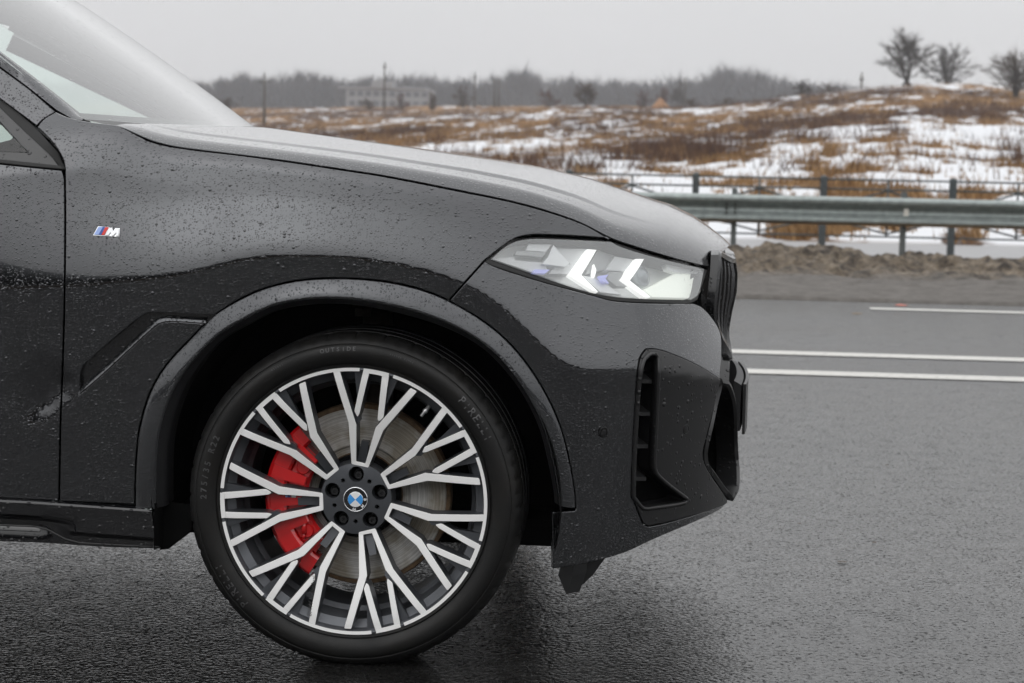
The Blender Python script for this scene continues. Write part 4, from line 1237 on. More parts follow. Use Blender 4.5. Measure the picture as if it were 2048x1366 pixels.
def hn(S_, V_):
    e = 1e-3
    a = hood(np.minimum(S_+e, 1), V_)-hood(np.maximum(S_-e, 0), V_)
    b = hood(S_, np.minimum(V_+e, 1))-hood(S_, np.maximum(V_-e, 0))
    n = np.cross(a, b); n /= np.linalg.norm(n, axis=-1, keepdims=True)+1e-12
    n[:, -1, 1] = 0
    return n/np.linalg.norm(n, axis=-1, keepdims=True)
HP = hood(S_, V_); HN = hn(S_, V_)
# pull the edge back by half a gap
HP[:, 0] += (HP[:, 2]-HP[:, 0])*.35
full = np.concatenate([HP, HP[:, -2::-1]*np.array([1, -1, 1])], 1); fullN = np.concatenate([HN, HN[:, -2::-1]*np.array([1, -1, 1])], 1)
nW = full.shape[1]
F_ = [(i*nW+k, (i+1)*nW+k, (i+1)*nW+k+1, i*nW+k+1) for i in range(nS-1) for k in range(nW-1)]
V = full.reshape(-1, 3); Nn = fullN.reshape(-1, 3)
# returned edge
ring = [(i, 0) for i in range(nS)]+[(nS-1, k) for k in range(1, nW)]+[(i, nW-1) for i in range(nS-2, -1, -1)]+[(0, k) for k in range(nW-2, 0, -1)]
ids = [i*nW+k for i, k in ring]
rp = V[ids]; rn = Nn[ids]
cen = np.array([.1, 0, 1.0])
outd = rp-np.roll(rp, 1, 0); tn = np.roll(rp, -1, 0)-np.roll(rp, 1, 0); tn /= np.linalg.norm(tn, axis=1)[:, None]
outn = np.cross(tn, rn); 
if (outn*(rp-cen)).sum() < 0: outn = -outn
b = len(V)
V = np.concatenate([V, rp+outn*.0010-rn*.0012, rp+outn*.0010-rn*.0012, rp-rn*.018])
Nn = np.concatenate([Nn, (outn*.8+rn*.6), outn, outn])
n = len(ids)
for i in range(n):
    j = (i+1) % n
    F_.append((ids[i], b+i, b+j, ids[j])); F_.append((b+n+i, b+2*n+i, b+2*n+j, b+n+j))
hood_ob = mesh_ob('hood', V, F_, [M_PAINT], CAR, True)
hood_ob.data.set_sharp_from_angle(angle=rad(42))

# ---- headlight
M_LENS, n_, b_, o_ = new_mat('lens_clear')
n_.nodes.remove(b_)
def clear_glass(n_, o_, tint, drop=None, refl=1.0, rough=.02, ior=1.5):
    tr = N_(n_, 'ShaderNodeBsdfTransparent'); tr.inputs[0].default_value = (*tint, 1)
    gl = N_(n_, 'ShaderNodeBsdfGlossy', i_Roughness=rough)
    fr = N_(n_, 'ShaderNodeFresnel')
    ge = N_(n_, 'ShaderNodeNewGeometry'); im = N_(n_, 'ShaderNodeMapRange', i_3=ior, i_4=1/ior)      # same from both sides: a thin pane
    n_.links.new(ge.outputs['Backfacing'], im.inputs[0]); n_.links.new(im.outputs[0], fr.inputs['IOR'])
    mx = N_(n_, 'ShaderNodeMixShader')
    ml = N_(n_, 'ShaderNodeMath', operation='MULTIPLY', use_clamp=True, i_1=refl)
    n_.links.new(fr.outputs[0], ml.inputs[0]); n_.links.new(ml.outputs[0], mx.inputs[0])
    n_.links.new(tr.outputs[0], mx.inputs[1]); n_.links.new(gl.outputs[0], mx.inputs[2])
    n_.links.new(mx.outputs[0], o_.inputs[0])
    if drop:
        bp, tot = droplets(n_, drop, .0008)
        n_.links.new(bp.outputs[0], gl.inputs['Normal']); n_.links.new(bp.outputs[0], fr.inputs['Normal'])
clear_glass(n_, o_, (.95, .96, .96), [(90, .34, .55), (55, .3, .78)], 1.3)
_mxs = o_.inputs[0].links[0].from_node                 # white diffuse veil paints a pale sheen on the wet cover, to brighten it
_df = N_(n_, 'ShaderNodeBsdfDiffuse'); _df.inputs[0].default_value = (.8, .82, .82, 1)
_m2 = N_(n_, 'ShaderNodeMixShader', i_0=.27)
n_.links.new(_mxs.outputs[0], _m2.inputs[1]); n_.links.new(_df.outputs[0], _m2.inputs[2]); n_.links.new(_m2.outputs[0], o_.inputs[0])
M_CHROME = simple('reflector_silver', (.85, .86, .87), .35, .3)
M_SATIN = simple('satin_silver', (.70, .71, .72), .5, .1)
M_BEZEL = simple('bezel_grey', (.36, .365, .37), .35, .2)
M_DRL = simple('lamp_white', (.9, .92, .9), .4, emit=((1, 1, .97), .85))
M_BLUE = simple('lamp_blue', (.42, .44, .85), .3, emit=((.4, .42, 1.), .25))
M_GLOW = simple('lamp_reflector', (.80, .83, .76), .35, .2, emit=((.95, 1, .90), .5))
gask_px = runs([(969, 521), (1004, 496), (1030, 480), (1060, 473), (1110, 473), (1222, 480)], [(1222, 480), (1241, 485), (1302, 505), (1375, 526), (1420, 538)], [(1420, 538), (1400, 598)], [(1400, 598), (1387, 605), (1326, 605), (1228, 600), (1192, 591), (1082, 561), (985, 530)], [(985, 530), (969, 521)])
lens_px = runs([(984, 517), (1010, 495), (1030, 484), (1060, 478), (1110, 478), (1224, 483)], [(1224, 483), (1244, 493), (1302, 511), (1412, 537)], [(1412, 537), (1398, 590), (1386, 598)], [(1386, 598), (1302, 596), (1228, 591), (1180, 582), (1070, 547), (984, 517)])
HL = cut('headlight', UZ(gask_px), [M_SEAL], CAR, holes=[UZ(lens_px)], h=.02, gap=.0005, off=-.006, flange=.05)
cut('lens', UZ(lens_px), [M_LENS], HL, h=.012, gap=-.001, off=-.004, flange=.004, bev=.003)
cut('lamp_housing', UZ(lens_px, -.05), [M_SATIN], HL, h=.03, gap=-.01, off=-.060, flange=.002)
def lamp(name, px, mat, off, th=.010, **kw):
    P = np.asarray(px, float)
    return cut(name, UZ(P, off), [mat], HL, h=.03, gap=0, bev=.0012, drop=.0006, off=off, flange=th, **kw)
def hz(pts): return [(960+a/4.096, 440+b/4.096) for a, b in pts]
lamp('light_guide', hz([(880, 238), (955, 245), (830, 450), (970, 588), (925, 578), (725, 450)]), M_DRL, -.018, .014)
lamp('light_guide', hz([(1275, 318), (1345, 318), (1228, 495), (1400, 632), (1345, 632), (1150, 490)]), M_DRL, -.018, .014)
lamp('bezel', hz([(600, 200), (735, 355), (700, 385), (510, 360), (560, 300)]), M_CHROME, -.020, .03)
lamp('bezel', hz([(615, 232), (880, 238), (725, 445), (560, 440), (620, 380), (740, 360)]), M_SATIN, -.034, .02)
lamp('bezel', hz([(100, 318), (280, 300), (290, 330), (530, 350), (560, 430), (430, 430)]), M_SATIN, -.030, .02)
lamp('bezel', hz([(400, 195), (590, 200), (540, 262), (375, 250)]), M_CHROME, -.026, .012)
lamp('bezel', hz([(300, 252), (550, 264), (510, 305), (285, 285)]), M_BEZEL, -.024, .010)
lamp('bezel', hz([(960, 250), (1100, 290), (1020, 410), (960, 420), (860, 450), (900, 360)]), M_BEZEL, -.040, .02)
lamp('bezel', hz([(1105, 298), (1270, 325), (1180, 420), (1030, 410)]), M_SATIN, -.028, .02)
lamp('bezel', hz([(1060, 425), (1180, 425), (1150, 490), (1215, 545), (1120, 545), (1040, 480)]), M_BEZEL, -.024, .015)
lamp('bezel', hz([(840, 455), (930, 470), (1160, 612), (985, 592)]), M_CHROME, -.030, .01)
lamp('light_accent', hz([(450, 405), (575, 405), (535, 440), (430, 436)]), M_BLUE, -.022, .008)
lamp('light_accent', hz([(970, 460), (1055, 445), (1030, 480), (1060, 520), (1010, 510)]), M_BLUE, -.018, .008)
lamp('light_guide', hz([(935, 360), (955, 410), (940, 470), (920, 450)]), M_DRL, -.020, .008)
lamp('bezel', hz([(1345, 570), (1540, 470), (1640, 420), (1780, 400), (1830, 420), (1800, 600), (1750, 640), (1410, 632)]), M_GLOW, -.030, .02)
lamp('bezel', hz([(1520, 365), (1600, 350), (1830, 395), (1790, 440), (1600, 430), (1540, 410)]), M_CHROME, -.022, .012)
# projector unit
uz = UZ([(960+1345/4.096, 440+450/4.096)], -.03)[0]
c_ = shell(uz[:1], uz[1:2], np.array([-.040]))[0]; nn_ = Vector(shell_n(uz[:1], uz[1:2])[0])
q_ = nn_.to_track_quat('Z', 'Y')
pb = MB(); prof = [(.026, -.02), (.026, .004), (.022, .006), (.021, .004), (.017, .010), (.010, .014), (.001, .0155)]
vs = []
for r, h_ in prof:
    for k in range(24):
        a = 2*math.pi*k/24
        vs.append(Vector(c_)+q_@Vector((r*math.cos(a), r*math.sin(a), h_)))
pb.add(vs, [(i*24+k, i*24+(k+1) % 24, (i+1)*24+(k+1) % 24, (i+1)*24+k) for i in range(len(prof)-1) for k in range(24)])
pb.build('projector', [simple('projector_glass', (.25, .28, .3), .05, .3, coat=1)], HL)

# ---- inner body behind all the gaps
def strip(name, px, off, mat, **kw):
    return cut(name, UZ(px), [mat], CAR, h=.05, gap=0, off=off, flange=.002, **kw)
inner_px = np.concatenate([[(60, 262), (112, 228), (232, 256)], np.array(PX_T[1:])+np.array([0, 6.]), [(1436, 620), (1442, 700), (1436, 770), (1425, 900), (1440, 990), (1300, 1075), (1140, 1120), (1140, 1035), (1165, 1005)],
                           by_len(ARCH_OUT, 40)[::-1][1:-1]+np.array([0, 6.]), [(280, 1005), (100, 990), (100, 345)]])
inner = strip('inner_structure', inner_px, -.066, M_VOID)
dj = cut('door_jamb', UZ([(100, 330), (160, 330), (160, 1002), (95, 1000)]), [M_VOID], CAR, h=.05, gap=0, off=-.02, flange=.002)

# ---- greenhouse: side glass frame, pillar, windscreen, roof
def yG(z): return -.852+(z-1.10)*.52
def G(u, z, off=0.):
    return np.stack([u, yG(z)-off, z], -1)
def Gn(u, z):
    n = np.array([0, -1, .52]); n /= np.linalg.norm(n); return np.repeat(n[None], len(u), 0)
def GZ(px):
    out = []
    for a, b in px:
        d = rays([(a, b)])[0]
        # y = -.852+(z-1.1)*.52
        t = (-.852+(CAM[2]-1.10)*.52-CAM[1])/(d[1]-.52*d[2])
        p = CAM+d*t; out.append((p[0], p[2]))
    return np.array(out)
def gcut(name, P, mat, **kw): return cut(name, P, mat if isinstance(mat, list) else [mat], CAR, surf=G, nfun=Gn, h=.05, **kw)
ext = lambda *p: np.array(p, float)
RAIL = ext((-1.30, 1.50), (-1.8, 1.60), (-2.5, 1.56), (-3.1, 1.44), (-3.5, 1.32))
seal_o = GZ([(130, 340), (112, 304), (64, 250), (0, 195)])
pill_o = GZ([(113, 221), (60, 178), (0, 134)])
slope = (pill_o[-1]-pill_o[0]); slope /= slope[0]
pu = np.array([(-1.35, pill_o[-1, 1]+(-1.35-pill_o[-1, 0])*slope[1]*.96)]); su = np.array([(-1.30, seal_o[-1, 1]+(-1.30-seal_o[-1, 0])*slope[1]*.93)])
pil_ = gcut('pillar', np.concatenate([GZ([(74, 252), (88, 238), (112, 223)]), pill_o[1:], pu, su, GZ([(0, 197)])]), [M_PAINT, M_BLACK], off=.004, gap=.001)
dsl_ = gcut('door_seal', np.concatenate([GZ([(132, 340), (114, 304), (66, 250), (0, 193)]), su+[[0, .012]], su+[[-.03, -.03]], GZ([(0, 222), (103, 318), (122, 338)])]), M_SEAL, gap=0, off=-.004, flange=.02)
M_FRAME = paint('window_frame', (.02, .02, .021), .0, .35, .3, [(95, .42, .35), (55, .34, .6)], .0012)
wf_in = GZ([(-6, 242), (58, 303), (0, 299), (-60, 296)])
wfr_ = gcut('window_frame', np.concatenate([GZ([(0, 214), (52, 264), (106, 314), (121, 334), (60, 327), (0, 321)]), ext((-1.8, GZ([(0, 321)])[0, 1])), ext((-1.8, GZ([(0, 299)])[0, 1]), (-1.2, GZ([(0, 299)])[0, 1])), GZ([(58, 305), (0, 243)]), su+[[-.05, -.09]], su+[[-.02, -.045]]]), M_FRAME, gap=0, off=.004, flange=.02)
M_GLASS, n_, b_, o_ = new_mat('window_glass')
n_.nodes.remove(b_)
clear_glass(n_, o_, (.72, .79, .765), [(80, .32, .55)], 2.5, .01)
M_SIDEGLASS, n_, b_, o_ = new_mat('side_glass')
n_.nodes.remove(b_)
clear_glass(n_, o_, (.66, .74, .71), [(90, .36, .45)], 1.2, .02)
belt = GZ([(0, 300)])[0, 1]
for sgn in (1,):
    gl_ = gcut('side_window', np.concatenate([GZ([(58, 304)]), GZ([(0, 242)]), ext((-1.36, 1.48)), RAIL, ext((-3.4, belt+.06), (-1.8, belt))]), M_SIDEGLASS, gap=-.002, off=-.004, flange=.002)
fw_ = mirror(gl_, 'side_window')
M_FOG, n_, b_, o_ = new_mat('fogged_glass')            # the far panes are misted over
n_.nodes.remove(b_)
clear_glass(n_, o_, (.78, .86, .82), None, 1.0, .03)
_mxs = o_.inputs[0].links[0].from_node
_tl = N_(n_, 'ShaderNodeBsdfTranslucent'); _tl.inputs[0].default_value = (.80, .90, .86, 1)
_m2 = N_(n_, 'ShaderNodeMixShader', i_0=.62)
n_.links.new(_mxs.outputs[0], _m2.inputs[1]); n_.links.new(_tl.outputs[0], _m2.inputs[2]); n_.links.new(_m2.outputs[0], o_.inputs[0])
fw_.data.materials.clear(); fw_.data.materials.append(M_FOG)
belt_tr = cut('belt_trim', UZ([(-700, 300), (0, 319), (60, 325), (121, 332), (129, 339), (60, 334), (0, 327), (-700, 310)]), [M_SEAL], CAR, h=.04, gap=0, off=.003, flange=.02)

# windscreen
def ws(a, b):
    a = np.asarray(a, float); b = np.asarray(b, float)
    x0 = -.475-.19*a**2-.015*a**4; y0 = .79*a; z0 = 1.182+.014*a**2
    x1 = -1.17-.115*a**2; y1 = .655*a; z1 = 1.645-.065*a**2
    bul = .012*4*b*(1-b)
    return np.stack([x0+(x1-x0)*b+bul*.5, y0+(y1-y0)*b, z0+(z1-z0)*b+bul*.85], -1)
A_, B_ = np.meshgrid(np.linspace(-1, 1, 61), np.linspace(-.02, 1, 31), indexing='ij')
P = ws(A_, B_).reshape(-1, 3)
wsF = [(i*31+k, (i+1)*31+k, (i+1)*31+k+1, i*31+k+1) for i in range(60) for k in range(30)]
mesh_ob('windscreen', P, wsF, [M_GLASS], CAR)
# dark ceramic border under the glass along both sides and the foot
for a0, a1, b0, b1 in [(-1, -.955, 0, 1), (.955, 1, 0, 1), (-.955, .955, 0, .035), (-.955, .955, .955, 1)]:
    na, nb = max(2, int((a1-a0)*30)), max(2, int((b1-b0)*30))
    A2, B2 = np.meshgrid(np.linspace(a0, a1, na), np.linspace(b0, b1, nb), indexing='ij')
    P2 = ws(A2, B2).reshape(-1, 3)-np.array([0, 0, .006])
    mesh_ob('screen_border', P2, [(i*nb+k, (i+1)*nb+k, (i+1)*nb+k+1, i*nb+k+1) for i in range(na-1) for k in range(nb-1)], [M_BLACK], CAR)
# side finisher between screen and pillar
fb = MB(); pts = []
bb = np.linspace(-.03, 1, 30)
e_in = ws(np.full(30, -.985), bb); 
pg = np.concatenate([GZ([(150, 240), (113, 219), (60, 176), (0, 132)]), pu])
zz = np.interp(e_in[:, 0][::-1], pg[:, 0][::-1], pg[:, 1][::-1])[::-1]
e_out = np.stack([e_in[:, 0], yG(zz)-.003, zz], -1)
mid = (e_in+e_out)/2+np.array([0, -.004, .006])
e_in = e_in+np.array([0, 0, .003])
low = e_out+np.array([0, .02, -.02])
g4 = np.stack([e_in, mid, e_out, low], 1).reshape(-1, 3)
fb.add(g4, [(i*4+k, i*4+k+1, (i+1)*4+k+1, (i+1)*4+k) for i in range(29) for k in range(3)])
fin_ = fb.build('screen_finisher', [M_PAINT], CAR, sharp=50); mirror(fin_)
# cowl between bonnet and glass, wiper
cb = MB(); aa = np.linspace(-1, 1, 41)
c0 = ws(aa, np.full(41, .0))+np.array([0, 0, -.004]); c1 = c0+np.array([.10, 0, -.018]); c1[:, 0] = np.minimum(c1[:, 0], -.36)
cb.add(np.concatenate([c0, c1]), [(i, 41+i, 42+i, i+1) for i in range(40)])
cb.build('cowl', [M_MATTE], CAR)
wb_ = MB()
p0 = ws(.15, .03)+np.array([.02, 0, .012])
wb_.tube([ws(a, .0)+np.array([.03, 0, -.012]) for a in np.linspace(-.55, .5, 14)], .008, 6)
wb_.tube([ws(.02, .0)+np.array([.05, 0, -.012]), ws(.0, .0)+np.array([.04, 0, -.010]), ws(-.1, .0)+np.array([.03, 0, -.012])], .010, 6)
wb_.build('wiper', [M_BLACK], CAR)
for (px, py) in [(334, 250), (497, 257)]:
    nz = MB()
    c = on_y(px, py, -.35 if px < 400 else -.02)
    nz.box(c, (.022, .03, .010))
    nz.build('washer_nozzle', [M_BLACK], CAR)
M_HEAD = simple('headliner_grey', (.10, .10, .10), .9)
# roof and tail
ra = np.linspace(-1, 1, 25); rx = [(-1.17, 1.645, .655, .065, .115), (-1.45, 1.672, .64, .07, .1), (-1.9, 1.685, .64, .08, .02), (-2.5, 1.645, .63, .08, .0), (-3.1, 1.53, .60, .08, 0), (-3.7, 1.34, .60, .06, 0), (-3.98, 1.15, .66, .03, 0)]
rm = MB()
rm.add([(x-bx*a*a, y*a, z-dz*a*a) for (x, z, y, dz, bx) in rx for a in ra], [(i*25+k, i*25+k+1, (i+1)*25+k+1, (i+1)*25+k) for i in range(6) for k in range(24)])
rm.build('roof', [M_PAINT], CAR)
rl = MB()
side_top = [(-1.285, -.655, 1.580), (-1.55, -.64, 1.602), (-1.92, -.64, 1.605), (-2.5, -.63, 1.565), (-3.1, -.60, 1.45), (-3.7, -.60, 1.28), (-3.98, -.66, 1.12)]
sg = [(-1.30, 1.50), (-1.5, 1.55), (-1.8, 1.585), (-2.5, 1.55), (-3.1, 1.43), (-3.5, 1.30), (-3.9, 1.10)]
rl.add([p for p in side_top]+[(x, yG(z)-.004, z) for x, z in sg], [(i, 7+i, 8+i, i+1) for i in range(6)])
rr_ = rl.build('roof_rail', [M_PAINT], CAR); mirror(rr_)
tm = MB()
ty = np.linspace(-1, 1, 15); tz = [(1.15, -3.98, .66), (1.05, -4.05, .80), (.8, -4.12, .84), (.5, -4.10, .84), (.3, -4.0, .80)]
tm.add([(x+.28*abs(t)**3, w*t, z) for z, x, w in tz for t in ty], [(i*15+k, i*15+k+1, (i+1)*15+k+1, (i+1)*15+k) for i in range(4) for k in range(14)])
tm.build('tailgate', [M_PAINT], CAR)

for sg_ in (-1, 1):                                  # inner trim of both front pillars
    pt = MB(); bb2 = np.linspace(0, 1, 16); w1 = ws(np.full(16, .94), bb2)-np.array([0, 0, .012])
    sl = np.concatenate([seal_o[2:], su]); xq = np.linspace(sl[0, 0], sl[-1, 0], 16); zq = np.interp(xq[::-1], sl[:, 0][::-1], sl[:, 1][::-1])[::-1]
    w2 = np.stack([xq, -yG(zq)-.012, zq], 1)
    w1[:, 1] *= sg_; w2[:, 1] *= sg_
    pt.add(np.concatenate([w1, w2]), [(i, i+1, 17+i, 16+i) for i in range(15)])
    pt.build('pillar_trim', [M_HEAD], CAR)
for sg_ in (-1, 1):                                  # inner trim above the doors
    ht = MB(); xh = np.array([-1.16, -1.25, -1.5, -1.8, -2.5, -3.1, -3.45]); zl = np.array([1.40, 1.455, 1.52, 1.545, 1.51, 1.39, 1.28]); zu = np.array([1.535, 1.585, 1.62, 1.63, 1.59, 1.48, 1.36])
    ht.add([(x, sg_*(-yG(z)-.02), z) for x, z in zip(xh, zl)]+[(x, sg_*(-yG(z)-.03), z) for x, z in zip(xh, zu)], [(i, i+1, 8+i, 7+i) for i in range(6)])
    ht.build('header_trim', [M_HEAD], CAR)
hl_ = MB()
hl_.add([(x-bx*a*a, y*a, z-dz*a*a-.05) for (x, z, y, dz, bx) in rx[:6] for a in ra], [(i*25+k, (i+1)*25+k, (i+1)*25+k+1, i*25+k+1) for i in range(5) for k in range(24)])
hl_.build('headliner', [M_HEAD], CAR)
# cabin: dashboard, wheel, seats
M_CAB = simple('cabin_black', (.018, .018, .019), .7, bump=(90, .001))
M_LEATHER = simple('seat_leather', (.03, .028, .027), .5, bump=(60, .001))
dm = MB()
dx = [(-.50, 1.165), (-.75, 1.14), (-1.0, 1.10), (-1.12, 1.06), (-1.15, .95), (-1.05, .72)]
dyv = np.linspace(-.72, .72, 13)
dm.add([(x-.10*(abs(y)/.72)**2*(i < 2), y, z) for i, (x, z) in enumerate(dx) for y in dyv], [(i*13+k, i*13+k+1, (i+1)*13+k+1, (i+1)*13+k) for i in range(5) for k in range(12)])
dm.build('dashboard', [M_CAB], CAR, sharp=50)
sw = MB()
sw.tube([Vector((-1.24, .38, 1.0))+Matrix.Rotation(rad(25), 3, 'Y')@Vector((0, .185*math.cos(a), .185*math.sin(a))) for a in np.linspace(0, 2*math.pi, 33)], .016, 8, cap=False)
sw.box((-1.23, .38, 1.0), (.05, .14, .12)); sw.tube([(-1.23, .38, 1.0), (-1.05, .38, .93)], .03, 10)
sw.build('steering_wheel', [M_CAB], CAR)
for y in (-.38, .38):
    s_ = MB()
    s_.sweep([(-1.65, y, .62), (-1.95, y, .60), (-2.12, y, .66), (-2.25, y, 1.0), (-2.33, y, 1.28)], [(-.25, -.06), (.25, -.06), (.27, .04), (.2, .08), (-.2, .08), (-.27, .04)], up=lambda i: Vector((.3, 0, 1)) if i < 2 else Vector((1, 0, .3)))
    s_.sweep([(-2.33, y, 1.30), (-2.36, y, 1.46)], [(-.13, -.05), (.13, -.05), (.14, .03), (.09, .06), (-.09, .06), (-.14, .03)], up=(1, 0, .2))
    s_.build('seat', [M_LEATHER], CAR, sharp=60)
fl = MB()
fl.box((-1.6, 0, .27), (4.2, 1.50, .06)); fl.box((.42, 0, .36), (.55, 1.1, .18)); fl.box((.52, 0, .56), (.44, 1.0, .50)); fl.box((.05, 0, .62), (.9, 1.05, .5))
fl.build('underbody', [M_VOID], CAR, smooth=False)

# ---- nose: grille, black fascia, lower intake, plate
def kid(y, z):
    """x of the grille face"""
    zi = [.55, .612, .68, .737, .785, .84, .877, .895]
    xi = [.828, .826, .814, .822, .832, .833, .824, .812]
    zo = [.55, .639, .697, .734, .77, .877, .914]
    xo = [.822, .821, .790, .779, .774, .783, .781]
    k = sstep(-.43, -.10, -abs(y) if False else -np.abs(y))
    return np.interp(z, zo, xo)*(1-k)+np.interp(z, zi, xi)*k
fas = MB()
ys_ = np.linspace(-.50, .50, 41); zs_ = np.linspace(.50, .91, 22)
fas.add([(kid(y, z)-.028-.03*max(0, (abs(y)-.40)/.1), y, z) for z in zs_ for y in ys_], [(i*41+k, i*41+k+1, (i+1)*41+k+1, (i+1)*41+k) for i in range(21) for k in range(40)])
fas.build('front_fascia', [M_GLOSSBLK], CAR)
low = MB()
lz = [.28, .31, .35, .42, .50]; 
low.add([(.80-.10*(abs(y)/.55)**2-(.09 if z < .28 else .05), y, z) for z in lz for y in np.linspace(-.56, .56, 31)], [(i*31+k, i*31+k+1, (i+1)*31+k+1, (i+1)*31+k) for i in range(4) for k in range(30)])
low.build('lower_grille', [M_VOID], CAR)
M_GRILLE = paint('grille_black', (.012, .012, .013), .0, .22, .5, [(110, .42, .4), (60, .34, .65)], .0009)
for sgn in (-1, 1):
    yz = [(-.412, .893), (-.420, .86), (-.43, .80), (-.425, .76), (-.40, .72), (-.36, .69), (-.24, .645), (-.12, .625), (-.06, .65), (-.045, .74), (-.045, .83), (-.06, .862), (-.2, .876), (-.36, .898)]
    c = catmull(yz, .02, True)
    gm = MB()
    pts = [(kid(y, z), sgn*-y if sgn > 0 else y, z) for y, z in c]
    gm.sweep(pts, [(-.010, -.012), (.009, -.012), (.011, .006), (.004, .013), (-.007, .012)], True, up=(1, 0, 0))
    gr = gm.build('grille', [M_GRILLE], CAR, sharp=45)
    for k in range(8):
        y = -.39+k*.045
        top = np.interp(y, [-.36, -.2, -.06], [.893, .872, .858]); bot = np.interp(y, [-.40, -.36, -.24, -.12], [.73, .70, .655, .635])
        zz_ = np.linspace(bot, top, 9)
        s2 = MB()
        s2.sweep([(kid(y, z)-.004, y*(-sgn), z) for z in zz_], [(-.004, -.03), (.004, -.03), (.005, .004), (0, .008), (-.005, .004)], up=(1, 0, 0))
        s2.build('slat', [M_GRILLE], gr, sharp=40)
# lower corner intake frame
for sgn in (1, -1):
    pp = [(1441, 763, -.47), (1451, 763, -.42), (1461, 785, -.35), (1466, 815, -.31), (1469, 880, -.29), (1469.5, 968, -.29), (1461, 992, -.35), (1452, 987, -.40), (1430, 955, -.49), (1408, 922, -.56), (1407, 905, -.565), (1414, 870, -.55), (1434, 785, -.49)]
    q3 = np.array([on_y(a, b, y) for a, b, y in pp])
    q3 = np.stack([catmull(q3[:, [0, 2]], .012, True)[:, 0], np.interp(np.linspace(0, 1, len(catmull(q3[:, [0, 2]], .012, True))), np.linspace(0, 1, len(pp)+1), np.append(q3[:, 1], q3[0, 1])), catmull(q3[:, [0, 2]], .012, True)[:, 1]], 1)
    q3[:, 1] *= sgn
    im = MB()
    im.sweep([tuple(p) for p in q3], [(-.006, -.05), (.006, -.05), (.008, .004), (.002, .010), (-.007, .006)], True, up=(.85, -.5*sgn, 0))
    ii = im.build('intake_frame', [M_MATTE], CAR, sharp=45)
    nq = len(q3); bk = q3+np.array([-.07, .05*sgn, 0]); ce = bk.mean(0)
    ib = MB(); ib.add(np.concatenate([q3+np.array([-.01, .006*sgn, 0]), bk, [ce]]), [(i, (i+1) % nq, nq+(i+1) % nq, nq+i) for i in range(nq)]+[(nq+i, nq+(i+1) % nq, 2*nq) for i in range(nq)])
    ib.build('intake_duct', [M_VOID], ii)
# plate on its holder
pm = MB()
pl_ = [(.872-.012*(y/.27)**2, y) for y in np.linspace(-.275, .275, 15)]
pm.sweep([(x-.012, y, .512) for x, y in pl_], [(-.009, -.058), (.009, -.058), (.009, .058), (-.009, .068)], up=(0, 0, 1))
ph_ = pm.build('plate_holder', [M_BLACK], CAR, sharp=30)
pm = MB()
pm.sweep([(x+.006, y, .508) for x, y in pl_], [(-.0035, -.062), (.0035, -.062), (.0035, .064), (-.0035, .064)], up=(0, 0, 1))
pm.build('plate', [simple('plate_back', (.02, .02, .02), .4)], ph_, sharp=30)
# splash flap / tow guard seen below the bumper
sm_ = MB()
f1 = [on_y(a, b, -.70) for a, b in [(1122, 1128), (1116, 1150), (1132, 1188), (1145, 1150), (1148, 1125)]]
sm_.add([tuple(p) for p in f1]+[(p[0]+.03, p[1]+.03, p[2]) for p in f1], [(0, 1, 2, 3, 4), (5, 9, 8, 7, 6)]+[(i, 5+i, 5+(i+1) % 5, (i+1) % 5) for i in range(5)])
f2 = [on_y(a, b, -.66) for a, b in [(1150, 1125), (1158, 1176), (1186, 1150), (1215, 1110)]]
sm_.add([tuple(p) for p in f2]+[(p[0], p[1]+.5, p[2]+.01) for p in f2], [(0, 1, 2, 3), (4, 7, 6, 5)]+[(i, 4+i, 4+(i+1) % 4, (i+1) % 4) for i in range(4)])
sm_.build('air_deflector', [simple('deflector', (.035, .035, .036), .4, bump=(50, .001))], CAR, smooth=False)

# ---- side badge
M_WHITE = simple('badge_white', (.80, .81, .83), .25, .3)
M_LB = simple('badge_light_blue', (.30, .42, .78), .3); M_DB = simple('badge_dark_blue', (.03, .08, .34), .3); M_RED = simple('badge_red', (.65, .03, .02), .3)
bz_ = lambda pts: UZ([(a/2.926, 400+b/2.926) for a, b in pts])
M_CHR = simple('badge_chrome', (.75, .76, .78), .18, .9)
def bad(name, pts, mat, par, off=.0035, th=.0035): return cut(name, bz_(pts), [mat], par, h=.05, gap=0, bev=.0004, drop=.0002, off=off, flange=th)
BD = bad('badge', [(545, 208), (575, 155), (642, 160), (634, 178), (657, 162), (664, 184), (676, 165), (702, 167), (699, 217), (605, 211)], M_CHR, CAR, .0018, .004)
bad('badge_stripe', [(552, 204), (579, 159), (604, 159), (578, 206)], M_LB, BD)
bad('badge_stripe', [(579, 206), (605, 159), (618, 160), (594, 207)], M_DB, BD)
bad('badge_stripe', [(595, 207), (619, 160), (639, 162), (612, 208)], M_RED, BD)
bad('badge_letter', [(616, 208), (644, 165), (657, 166), (662, 190), (681, 168), (699, 170), (696, 214), (682, 213), (683, 194), (666, 212), (655, 211), (650, 192), (638, 209)], M_WHITE, BD, .0045)
for o in [fender, door, rdoor, quarter, bumper, trim, sill, arch, housing, rr_ if False else quarter][:9]: mirror(o)
mirror(HL); mirror(pil_); mirror(wfr_); mirror(dsl_)

